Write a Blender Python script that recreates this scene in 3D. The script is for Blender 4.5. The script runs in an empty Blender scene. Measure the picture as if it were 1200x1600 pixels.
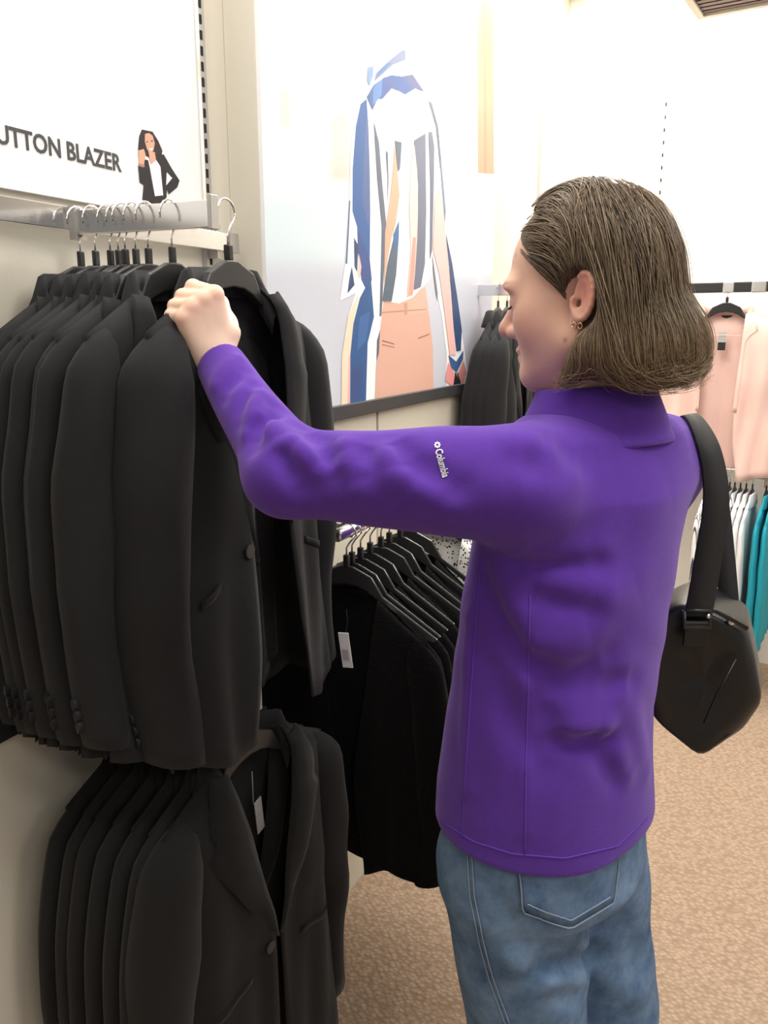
import bpy, bmesh, math, random
import numpy as np
from mathutils import Vector, Matrix
from mathutils.bvhtree import BVHTree
random.seed(7); np.random.seed(7)
SC = bpy.context.scene
COL = SC.collection
# ---------------------------------------------------------------- camera
F_PX = 1280.0; PITCH = math.atan(290/1280.0); CAM_H = 1.5
CP, SP = math.cos(PITCH), math.sin(PITCH)
cd = bpy.data.cameras.new('camera'); cam = bpy.data.objects.new('camera', cd); COL.objects.link(cam)
cam.location = (0, 0, CAM_H); cam.rotation_euler = (math.pi/2-PITCH, 0, 0)
cd.sensor_fit = 'VERTICAL'; cd.sensor_height = 36.0; cd.lens = 36.0*F_PX/1600.0; cd.clip_start = 0.02
SC.camera = cam
# ---------------------------------------------------------------- view, world, lights
SC.view_settings.view_transform = 'Standard'; SC.view_settings.look = 'None'
SC.view_settings.gamma = 1.0; SC.view_settings.use_curve_mapping = False
SC.view_settings.exposure = 0.0
W = bpy.data.worlds.new('store_ambient'); SC.world = W; W.use_nodes = True
W.node_tree.nodes['Background'].inputs[0].default_value = (1.0, 0.98, 0.95, 1)
W.node_tree.nodes['Background'].inputs[1].default_value = 0.26
TH = math.radians(25.3)
D = Vector((math.sin(TH), math.cos(TH), 0))        # along the left wall, away from the camera
OUT = Vector((math.cos(TH), -math.sin(TH), 0))     # out of the left wall into the room
WALL_C = 0.985                                     # distance camera - left wall
FD = Vector((0.848, -0.53, 0)).normalized()        # along the far wall, to the right
FN = Vector((-FD.y, FD.x, 0)) * -1                 # out of the far wall, to the room
if FN.y > 0: FN = -FN
FW0 = Vector((1.486, 3.65, 0))
def area(name, loc, aim, sx, sy, power, col=(1, .975, .935)):
    l = bpy.data.lights.new(name, 'AREA'); l.shape = 'RECTANGLE'; l.size = sx; l.size_y = sy
    l.energy = power; l.color = col
    o = bpy.data.objects.new(name, l); COL.objects.link(o); o.location = loc
    d = Vector(aim)-Vector(loc); o.rotation_euler = d.to_track_quat('-Z', 'Y').to_euler()
    return o
CEIL = 2.6; COVE = 2.95
LIGHTS = []
for lx, ly, pw in ((0.75, 0.55, 19), (0.75, 2.35, 17), (2.0, 1.3, 18), (0.9, -1.3, 19), (2.2, -0.6, 16)):
    area('ceiling_lamp_light', (lx, ly, CEIL-0.035), (lx, ly, 0), 1.1, 0.5, pw); LIGHTS.append((lx, ly))
# wall washing tubes hidden behind the valances
pL = OUT*0.30 - OUT*WALL_C + D*1.75
area('valance_tube_light', (pL.x, pL.y, COVE-0.10), (pL.x-OUT.x*.25, pL.y-OUT.y*.25, 1.6), 0.12, 3.6, 34).rotation_euler
pF = FW0 + FN*0.35 - FD*0.1
area('valance_tube_light_far', (pF.x, pF.y, COVE-0.10), (pF.x-FN.x*.3, pF.y-FN.y*.3, 1.6), 2.6, 0.12, 42)
for nm, along in (('valance_tube_light', D), ('valance_tube_light_far', FD)):
    o = bpy.data.objects[nm]
    z = (Vector((0, 0, 1))*1.3 + (OUT if nm == 'valance_tube_light' else FN)*0.28).normalized()
    x = along.normalized(); y = z.cross(x).normalized(); x = y.cross(z)
    o.rotation_euler = Matrix((x, y, z)).transposed().to_euler()
    o.data.size = 3.6 if nm == 'valance_tube_light' else 2.6; o.data.size_y = 0.12

# ---------------------------------------------------------------- helpers
def ray(px, py):
    u = (px-600)/F_PX; v = (800-py)/F_PX
    den = CP+v*SP
    return u/den, (v*CP-SP)/den                    # X/Y and (z-h)/Y
def P(px, py, Y):
    a, b = ray(px, py); return Vector((a*Y, Y, CAM_H+b*Y))
def PW(px, py, c):                                 # on the plane parallel to the left wall at distance c from the camera
    a, b = ray(px, py); Y = c/(-OUT.x*a-OUT.y); return Vector((a*Y, Y, CAM_H+b*Y))
def PF(px, py, off):                               # on a plane parallel to the far wall, off in front of it
    a, b = ray(px, py); q = FW0+FN*off; Y = q.dot(FN)/(FN.x*a+FN.y); return Vector((a*Y, Y, CAM_H+b*Y))
def proj(p):
    x, y, z = p[0], p[1], p[2]-CAM_H
    f = y*CP-z*SP; up = y*SP+z*CP
    return 600+F_PX*x/f, 800-F_PX*up/f
def link(o, parent=None):
    COL.objects.link(o)
    if parent is not None: o.parent = parent
    return o
def tag(o, label=None, cat=None, group=None, kind=None):
    if label: o['label'] = label
    if cat: o['category'] = cat
    if group: o['group'] = group
    if kind: o['kind'] = kind
    return o
def thing(name, label, cat, loc=(0, 0, 0), rot=(0, 0, 0), group=None):
    o = bpy.data.objects.new(name, None); COL.objects.link(o); o.empty_display_size = .05
    o.location = loc; o.rotation_euler = rot
    return tag(o, label, cat, group)
def mesh(name, vs, fs, smooth=True):
    me = bpy.data.meshes.new(name); me.from_pydata([tuple(v) for v in vs], [], [tuple(f) for f in fs])
    if smooth: me.shade_smooth()
    me.update(); return me
def part(name, vs, fs, mat, parent=None, smooth=True, origin=None, solid=0, offset=-1, subsurf=0, autosmooth=None):
    if origin is None and parent is not None and parent.get('worldparts'): origin = parent.location
    if origin is not None: vs = [Vector(v)-Vector(origin) for v in vs]
    me = mesh(name, vs, fs, smooth); me.materials.append(mat)
    o = bpy.data.objects.new(name, me); link(o, parent)
    if solid:
        m = o.modifiers.new('thickness', 'SOLIDIFY'); m.thickness = solid; m.offset = offset
    if subsurf:
        m = o.modifiers.new('subsurf', 'SUBSURF'); m.levels = m.render_levels = subsurf
    return o
def copy_tree(o, parent=None):
    c = o.copy(); COL.objects.link(c)
    if parent is not None: c.parent = parent; c.matrix_parent_inverse = o.matrix_parent_inverse
    for ch in list(o.children): copy_tree(ch, c)
    return c
class MB:
    def __init__(s): s.v = []; s.f = []
    def add(s, vs, fs):
        n = len(s.v); s.v += [Vector(v) for v in vs]; s.f += [tuple(i+n for i in f) for f in fs]
    def box(s, c, hx, hy, hz, ax=(1, 0, 0), ay=(0, 1, 0), az=(0, 0, 1)):
        c = Vector(c); ax, ay, az = Vector(ax)*hx, Vector(ay)*hy, Vector(az)*hz
        vs = [c+ax*i+ay*j+az*k for k in (-1, 1) for j in (-1, 1) for i in (-1, 1)]
        s.add(vs, [(0, 2, 3, 1), (4, 5, 7, 6), (0, 1, 5, 4), (2, 6, 7, 3), (0, 4, 6, 2), (1, 3, 7, 5)])
    def bar(s, a, b, hw, hh, up=(0, 0, 1)):
        a, b = Vector(a), Vector(b); d = (b-a); L = d.length; d.normalize()
        r = d.cross(Vector(up)).normalized(); u = r.cross(d)
        s.box((a+b)/2, L/2, hw, hh, d, r, u)
    def tube(s, pts, r, n=8, cap=True):
        pts = [Vector(p) for p in pts]; rs = r if hasattr(r, '__len__') else [r]*len(pts)
        vs = []; prev = None
        for i, p in enumerate(pts):
            t = (pts[min(i+1, len(pts)-1)]-pts[max(i-1, 0)]).normalized()
            if prev is None:
                a = Vector((0, 0, 1)) if abs(t.z) < .9 else Vector((1, 0, 0))
                x = t.cross(a).normalized()
            else: x = (prev-t*prev.dot(t)).normalized()
            prev = x; y = t.cross(x)
            vs += [p+(x*math.cos(2*math.pi*k/n)+y*math.sin(2*math.pi*k/n))*rs[i] for k in range(n)]
        fs = [(i*n+k, i*n+(k+1) % n, (i+1)*n+(k+1) % n, (i+1)*n+k) for i in range(len(pts)-1) for k in range(n)]
        if cap: fs += [tuple(range(n))[::-1], tuple((len(pts)-1)*n+k for k in range(n))]
        s.add(vs, fs)
    def disc(s, c, nrm, r, h, n=14):
        nrm = Vector(nrm).normalized(); s.tube([Vector(c), Vector(c)+nrm*h], r, n)
    def prism(s, poly, axis, bevel=0):               # poly: world points of one face, axis: extrusion vector
        n = len(poly); a = [Vector(p) for p in poly]; b = [p+Vector(axis) for p in a]
        s.add(a+b, [tuple(range(n))[::-1], tuple(range(n, 2*n))]+[(i, (i+1) % n, n+(i+1) % n, n+i) for i in range(n)])
    def build(s, name, mat, parent=None, smooth=False, **k):
        o = part(name, s.v, s.f, mat, parent, smooth, **k); return o
def bevel(o, w=.002, seg=2):
    m = o.modifiers.new('bevel', 'BEVEL'); m.width = w; m.segments = seg; m.limit_method = 'ANGLE'; m.angle_limit = .6
    return o
def grid_faces(nu, nv, closed=False):
    fs = []
    for j in range(nv-1):
        for i in range(nu if closed else nu-1):
            i2 = (i+1) % nu; fs.append((j*nu+i, j*nu+i2, (j+1)*nu+i2, (j+1)*nu+i))
    return fs
# ---------------------------------------------------------------- materials
def mat(name, col, rough=.6, metal=0, bump=None, var=None, sheen=0, spec=.5, coat=0, emit=None, sheencol=None):
    m = bpy.data.materials.new(name); m.use_nodes = True; nt = m.node_tree; b = nt.nodes['Principled BSDF']
    b.inputs['Base Color'].default_value = (*col, 1); b.inputs['Roughness'].default_value = rough
    b.inputs['Metallic'].default_value = metal; b.inputs['Specular IOR Level'].default_value = spec
    if sheen:
        b.inputs['Sheen Weight'].default_value = sheen; b.inputs['Sheen Roughness'].default_value = .5
        b.inputs['Sheen Tint'].default_value = (*(sheencol or (1, 1, 1)), 1)
    if coat: b.inputs['Coat Weight'].default_value = coat
    if emit: b.inputs['Emission Color'].default_value = (*emit[0], 1); b.inputs['Emission Strength'].default_value = emit[1]
    tc = nt.nodes.new('ShaderNodeTexCoord')
    if var:                                            # var = (scale, amount)
        n = nt.nodes.new('ShaderNodeTexNoise'); n.inputs['Scale'].default_value = var[0]; n.inputs['Detail'].default_value = 4
        nt.links.new(tc.outputs['Object'], n.inputs['Vector'])
        mx = nt.nodes.new('ShaderNodeMix'); mx.data_type = 'RGBA'
        mx.inputs[6].default_value = (*[c*(1-var[1]) for c in col], 1); mx.inputs[7].default_value = (*[min(1, c*(1+var[1])) for c in col], 1)
        nt.links.new(n.outputs['Fac'], mx.inputs[0]); nt.links.new(mx.outputs[2], b.inputs['Base Color'])
    if bump:                                           # bump = (kind, scale, strength, distance)
        if bump[0] == 'noise':
            n = nt.nodes.new('ShaderNodeTexNoise'); n.inputs['Detail'].default_value = 3; out = n.outputs['Fac']
        elif bump[0] == 'voronoi':
            n = nt.nodes.new('ShaderNodeTexVoronoi'); out = n.outputs['Distance']
        else:
            n = nt.nodes.new('ShaderNodeTexWave'); n.inputs['Distortion'].default_value = 1; out = n.outputs['Fac']
        n.inputs['Scale'].default_value = bump[1]
        nt.links.new(tc.outputs['Object'], n.inputs['Vector'])
        bp = nt.nodes.new('ShaderNodeBump'); bp.inputs['Strength'].default_value = bump[2]; bp.inputs['Distance'].default_value = bump[3]
        nt.links.new(out, bp.inputs['Height']); nt.links.new(bp.outputs['Normal'], b.inputs['Normal'])
    return m
def vcol_mat(name, rough=.5, spec=.3, sss=0, bump=None):
    m = mat(name, (1, 1, 1), rough, spec=spec, bump=bump); nt = m.node_tree; b = nt.nodes['Principled BSDF']
    a = nt.nodes.new('ShaderNodeVertexColor'); a.layer_name = 'Col'
    nt.links.new(a.outputs['Color'], b.inputs['Base Color'])
    if sss:
        b.inputs['Subsurface Weight'].default_value = sss; b.inputs['Subsurface Radius'].default_value = (.012, .005, .003); b.inputs['Subsurface Scale'].default_value = .6
    return m
def lin(r, g, b):
    f = lambda c: (c/255/12.92) if c/255 < .04045 else ((c/255+.055)/1.055)**2.4
    return (f(r), f(g), f(b))
M = {}
M['wall'] = mat('warm_white_wall_paint', (.70, .66, .56), .8, bump=('noise', 220, .1, .002), var=(3, .03))
M['wallwhite'] = mat('white_wall_panel', (.86, .84, .78), .7, var=(2, .02))
M['ceil'] = mat('ceiling_paint', (.84, .78, .66), .85)
M['sign'] = mat('sign_board_white', (.90, .90, .90), .55)
M['ink'] = mat('sign_ink', (.055, .055, .065), .6)
M['chrome'] = mat('chrome', (.78, .77, .76), .16, 1)
M['steel'] = mat('brushed_standard_steel', (.52, .51, .49), .4, .8)
M['slot'] = mat('slot_dark', (.01, .01, .01), .8)
M['blackmetal'] = mat('black_metal_bar', (.02, .02, .02), .35)
M['frame'] = mat('charcoal_poster_frame', (.04, .04, .042), .5, var=(40, .1))
M['brown'] = mat('brown_grille', (.10, .035, .015), .5)
M['plastic'] = mat('black_hanger_plastic', (.018, .018, .019), .35, spec=.5)
M['clear'] = mat('glossy_hanger_plastic', (.03, .03, .03), .13, spec=.9)
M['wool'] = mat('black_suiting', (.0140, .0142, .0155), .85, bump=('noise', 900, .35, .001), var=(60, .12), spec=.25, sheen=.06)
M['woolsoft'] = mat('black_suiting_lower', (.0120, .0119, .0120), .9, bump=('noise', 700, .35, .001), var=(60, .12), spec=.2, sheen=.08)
M['fuzzy'] = mat('black_fuzzy_knit', (.0055, .0055, .0055), .95, bump=('noise', 260, .9, .004), spec=.1, sheen=.06)
M['lining'] = mat('black_satin_lining', (.010, .010, .011), .45)
M['button'] = mat('dark_horn_button', (.016, .016, .018), .4, spec=.6)
M['paper'] = mat('white_paper_tag', (.75, .75, .75), .6)
M['papergrey'] = mat('grey_printed_tag', (.42, .42, .42), .6, var=(300, .5))
M['label'] = mat('woven_black_label', (.012, .012, .012), .5)
M['pink'] = mat('pink_blouse_cloth', (.86, .60, .53), .8, bump=('wave', 60, .05, .002), var=(8, .04))
M['white'] = mat('white_shirt_cloth', (.82, .82, .82), .8, var=(10, .04))
M['teal'] = mat('teal_cloth', (.01, .33, .43), .8, var=(15, .1))
M['navy'] = mat('navy_cloth', (.01, .035, .09), .8, var=(30, .4))
M['leather'] = mat('black_leather', (.006, .006, .006), .38, bump=('voronoi', 500, .12, .001), spec=.5)
M['webbing'] = mat('black_webbing', (.014, .014, .015), .7, bump=('wave', 400, .3, .001))
M['gold'] = mat('gold_hoop', (.8, .55, .25), .2, 1)
M['red'] = mat('red_print', (.75, .03, .03), .5)
M['denim'] = None
# ================================================================ structure
def wp(s, off, z): return -OUT*WALL_C + D*s + OUT*off + Vector((0, 0, z))     # left wall coordinates
def ws(p): return (Vector(p)+OUT*WALL_C).dot(D)
def fp(s, off, z): return FW0 + FD*s + FN*off + Vector((0, 0, z))
Z = Vector((0, 0, 1))
def m_carpet():
    m = mat('beige_loop_carpet', lin(184, 160, 138), .95, spec=.1); nt = m.node_tree; b = nt.nodes['Principled BSDF']
    tc = nt.nodes.new('ShaderNodeTexCoord'); v = nt.nodes.new('ShaderNodeTexVoronoi'); v.inputs['Scale'].default_value = 74
    v.inputs['Randomness'].default_value = .75
    mp = nt.nodes.new('ShaderNodeMapping'); mp.inputs['Rotation'].default_value = (0, 0, .9); mp.inputs['Scale'].default_value = (1, 1.35, 1)
    nt.links.new(tc.outputs['Object'], mp.inputs['Vector']); nt.links.new(mp.outputs['Vector'], v.inputs['Vector'])
    n = nt.nodes.new('ShaderNodeTexNoise'); n.inputs['Scale'].default_value = 35; n.inputs['Detail'].default_value = 5
    nt.links.new(tc.outputs['Object'], n.inputs['Vector'])
    cr = nt.nodes.new('ShaderNodeValToRGB'); e = cr.color_ramp.elements
    e[0].position = .05; e[0].color = (*lin(194, 170, 147), 1); e[1].position = .75; e[1].color = (*lin(158, 135, 115), 1)
    nt.links.new(v.outputs['Distance'], cr.inputs['Fac'])
    mx = nt.nodes.new('ShaderNodeMix'); mx.data_type = 'RGBA'; mx.blend_type = 'MULTIPLY'; mx.inputs[0].default_value = .35
    nt.links.new(cr.outputs['Color'], mx.inputs[6]); nt.links.new(n.outputs['Color'], mx.inputs[7])
    nt.links.new(cr.outputs['Color'], b.inputs['Base Color'])
    bp = nt.nodes.new('ShaderNodeBump'); bp.invert = True; bp.inputs['Strength'].default_value = .7; bp.inputs['Distance'].default_value = .006
    nt.links.new(v.outputs['Distance'], bp.inputs['Height']); nt.links.new(bp.outputs['Normal'], b.inputs['Normal'])
    return m
M['carpet'] = m_carpet()
corner = FW0 - FD*0.775; s_c = ws(corner)
b = MB(); b.box((1.2, 1.2, -.05), 3.6, 4.2, .05)
tag(b.build('floor', M['carpet']), kind='structure')
b = MB(); b.box(wp((s_c-2.6)/2, -.06, COVE/2), (s_c+2.6)/2, .06, COVE/2, D, OUT, Z)
wall_left = tag(b.build('wall_left', M['wall']), kind='structure')
b = MB(); b.box(fp(.9, -.06, COVE/2), 1.72, .06, COVE/2, FD, FN, Z)
wall_far = tag(b.build('wall_far', M['wallwhite']), kind='structure')
# raised cove ceiling and the dropped ceiling in the middle of the room
b = MB(); b.box((1.2, 1.2, COVE+.03), 3.6, 4.2, .03)
tag(b.build('ceiling', M['ceil']), kind='structure')
c0 = P(1093, 25, 3.31); c0.z = CEIL
q = [c0, c0-D*5.2, c0-D*5.2+FD*3.4, c0+FD*2.2]
b = MB(); b.prism([Vector((v.x, v.y, CEIL)) for v in q], (0, 0, .3))
dropped = tag(b.build('ceiling_dropped', M['ceil']), kind='structure')
# brown grille in the dropped ceiling
a_, b_ = ray(1150, -12); g0 = Vector((a_, 1, b_))*((CEIL-CAM_H)/b_) + Vector((0, 0, CAM_H))
g = thing('ceiling_grille', 'brown square grille in the dropped ceiling at the top right', 'grille', (g0.x, g0.y, CEIL), (0, 0, math.atan2(FD.y, FD.x)))
b = MB(); 
for sx, sy, hx, hy in ((0, -.14, .15, .012), (0, .14, .15, .012), (-.14, 0, .012, .13), (.14, 0, .012, .13)): b.box((sx, sy, -.008), hx, hy, .008)
b.build('frame', M['ceil'], g)
for k in range(7):
    b = MB(); b.box((0, -.108+k*.036, -.006), .128, .012, .003); b.build('slat', M['brown'], g)
b = MB(); b.box((0, 0, -.0015), .13, .13, .001); b.build('backing', M['slot'], g)
# ceiling lamps
for k, (lx, ly) in enumerate(LIGHTS):
    words = ['above the shopper', 'nearest the far corner', 'right of the shopper', 'behind the camera', 'far right behind the camera']
    t = thing('ceiling_lamp', 'recessed rectangular ceiling lamp '+words[k], 'lamp', (lx, ly, CEIL), group='ceiling lamps')
    b = MB()
    for sx, sy, hx, hy in ((0, -.27, .58, .02), (0, .27, .58, .02), (-.57, 0, .02, .25), (.57, 0, .02, .25)): b.box((sx, sy, -.012), hx, hy, .012)
    b.build('trim_frame', M['ceil'], t)
# projecting panel that carries the poster
POFF = .07
sP0 = ws(PW(411, 450, WALL_C-POFF)); sP1 = ws(PW(767, 400, WALL_C-POFF)); zP = 1.318
sg = [ws(PW(590, 675, WALL_C-POFF)), ws(PW(737, 645, WALL_C-POFF))]
edges = [sP0, sg[0], sg[1], sP1+.02]
wall_panels = tag(bpy.data.objects.new('trim_1', None), kind='structure'); COL.objects.link(wall_panels)
for i in range(3):
    a, e = edges[i]+(.0 if i == 0 else .006), edges[i+1]-(.006 if i < 2 else 0)
    b = MB(); b.box(wp((a+e)/2, POFF/2, COVE/2), (e-a)/2, POFF/2, COVE/2, D, OUT, Z)
    bevel(b.build('panel', M['wall'], wall_panels), .002)
for s in sg:
    b = MB(); b.box(wp(s, POFF/2-.008, COVE/2), .007, POFF/2-.008, COVE/2, D, OUT, Z); b.build('panel_joint', M['slot'], wall_panels)
# slotted standards
def standard(name, base, ax, nrm, ztop, zbot, label, w=.011, pitch=.0254, group='slotted wall standards', zs0=0, zs1=9):
    t = thing(name, label, 'wall standard', base+Z*zbot, (0, 0, math.atan2(ax.y, ax.x)), group)
    H = ztop-zbot; sy = 1 if Vector((-ax.y, ax.x, 0)).dot(nrm) > 0 else -1
    b = MB(); b.box((0, sy*.006, H/2), w, .006, H/2)
    b.build('channel', M['steel'], t)
    me = None
    for k in range(int(H/pitch)-1):
        z = (k+.8)*pitch
        if not (zs0 < z+zbot < zs1): continue
        if me is None:
            b = MB(); b.box((0, 0, 0), .0028, .0008, .0075); o = b.build('slot', M['slot'], t); me = o
        else: o = me.copy(); COL.objects.link(o); o.parent = t
        o.location = (0, sy*.0124, z)
    return t
s_st = ws(PW(318, 330, WALL_C))
standard('wall_standard', wp(s_st, 0, 0), D, OUT, COVE, .05, 'slotted steel standard on the wall beside the blazer sign', zs0=1.5, zs1=2.2)
for px, lab in ((1036, 'slotted standard on the white far wall right of the hair'), (842, 'slotted standard on the white far wall above the forehead')):
    p = PF(px, 250, 0) if px > 900 else None
    if p is not None: standard('wall_standard', Vector((p.x, p.y, 0)), FD, FN, COVE, .05, lab, w=.012, pitch=.0508, zs0=1.6, zs1=2.45)
    else:
        p = PW(px, 250, WALL_C); standard('wall_standard', Vector((p.x, p.y, 0)), D, OUT, COVE, .05, lab, w=.012, pitch=.0508, zs0=1.6, zs1=2.0)
# ---------------------------------------------------------------- flat print helper (printed pictures on boards)
def print_mesh(name, polys, to3d, nrm, parent, base=.0008, step=.00004, mname='print_ink'):
    vs = []; fs = []; cols = []
    for i, (pl, c) in enumerate(polys):
        n = len(vs); vs += [to3d(x, y)+nrm*(base+i*step) for x, y in pl]; fs.append(tuple(range(n, n+len(pl)))); cols += [lin(*c)]*len(pl)
    o0 = Vector(parent.location) if parent else Vector()
    me = mesh(name, [v-o0 for v in vs], fs, False)
    ca = me.color_attributes.new('Col', 'FLOAT_COLOR', 'POINT')
    for k, c in enumerate(cols): ca.data[k].color = (*c, 1)
    if mname not in M: M[mname] = vcol_mat(mname, .5)
    me.materials.append(M[mname]); o = bpy.data.objects.new(name, me); link(o, parent)
    return o
def text_obj(txt, size, name, mt, parent, bold=0.0):
    c = bpy.data.curves.new(name, 'FONT'); c.body = txt; c.size = size; c.offset = bold; c.extrude = .0004; c.resolution_u = 3
    o = bpy.data.objects.new(name, c); COL.objects.link(o); bpy.context.view_layer.update()
    me = bpy.data.meshes.new_from_object(o); bpy.data.objects.remove(o)
    me.materials.clear(); me.materials.append(mt)
    return me
# ---------------------------------------------------------------- poster
poster = thing('fashion_poster', 'large fashion poster of a striped blouse and peach trousers with black bottom rail', 'poster', wp((sP0+sP1)/2, POFF, zP)); poster['worldparts'] = 1
zT = COVE-.03
b = MB(); b.box(wp((sP0+sP1)/2, POFF+.004, (zP+zT)/2), (sP1-sP0)/2, .004, (zT-zP)/2, D, OUT, Z)
b.build('backing_board', M['sign'], poster)
cxy = lambda X, Y: (380+X/2.425, Y/2.425)
def pt(X, Y): return PW(*cxy(X, Y), WALL_C-POFF-.008)
def sstep(a, b, x): t = np.clip((x-a)/(b-a), 0, 1); return t*t*(3-2*t)
def bg(X, Y):
    c = np.array([252., 252, 252])
    def mixc(col, w):
        nonlocal c; c = c*(1-w)+np.array(col, float)*w
    mixc((214, 229, 236), sstep(560, 800, Y)*(1-.75*sstep(150, 900, X)))
    mixc((204, 208, 220), sstep(930, 1060, Y-X*.02))
    mixc((226, 232, 242), sstep(1100, 1500, Y)*(1-sstep(200, 420, X)))
    mixc((178, 178, 192), .6*sstep(950, 1250, Y)*sstep(740, 920, X))
    mixc((208, 190, 178), .75*sstep(300, 350, X)*(1-sstep(395, 425, X))*sstep(400, 450, Y)*(1-sstep(660, 720, Y)))
    mixc((228, 205, 200), .8*sstep(125, 145, X)*(1-sstep(175, 195, X))*sstep(310, 350, Y)*(1-sstep(470, 510, Y)))
    mixc((238, 215, 215), .6*(1-sstep(40, 85, X))*(1-sstep(120, 190, Y)))
    mixc((214, 205, 196), .7*sstep(755, 775, X)*(1-sstep(835, 850, X))*sstep(640, 700, Y)*(1-sstep(850, 1050, Y)))
    mixc((246, 236, 222), .6*sstep(60, 300, X)*(1-sstep(300, 640, X))*sstep(380, 560, Y)*(1-sstep(580, 660, Y)))
    return c
nu, nv = 60, 90; vs = []; cl = []
for j in range(nv):
    for i in range(nu):
        p = wp(sP0+(sP1-sP0)*i/(nu-1), POFF+.0083, zP+(zT-zP)*j/(nv-1)); x, y = proj(p); X, Y = (x-380)*2.425, y*2.425
        vs.append(p); cl.append(lin(*np.clip(bg(X, Y), 0, 255)))
me = mesh('printed_background', [v-poster.location for v in vs], grid_faces(nu, nv), True)
ca = me.color_attributes.new('Col', 'FLOAT_COLOR', 'POINT')
for k, c in enumerate(cl): ca.data[k].color = (*c, 1)
M['poster_ink'] = vcol_mat('poster_ink', .45); me.materials.append(M['poster_ink'])
link(bpy.data.objects.new('printed_background', me), poster)
WH = (250, 249, 250); BL = (58, 98, 160); SL = (98, 108, 126); PK = (240, 190, 180); OR = (226, 172, 146); NV = (52, 76, 120)
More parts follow.
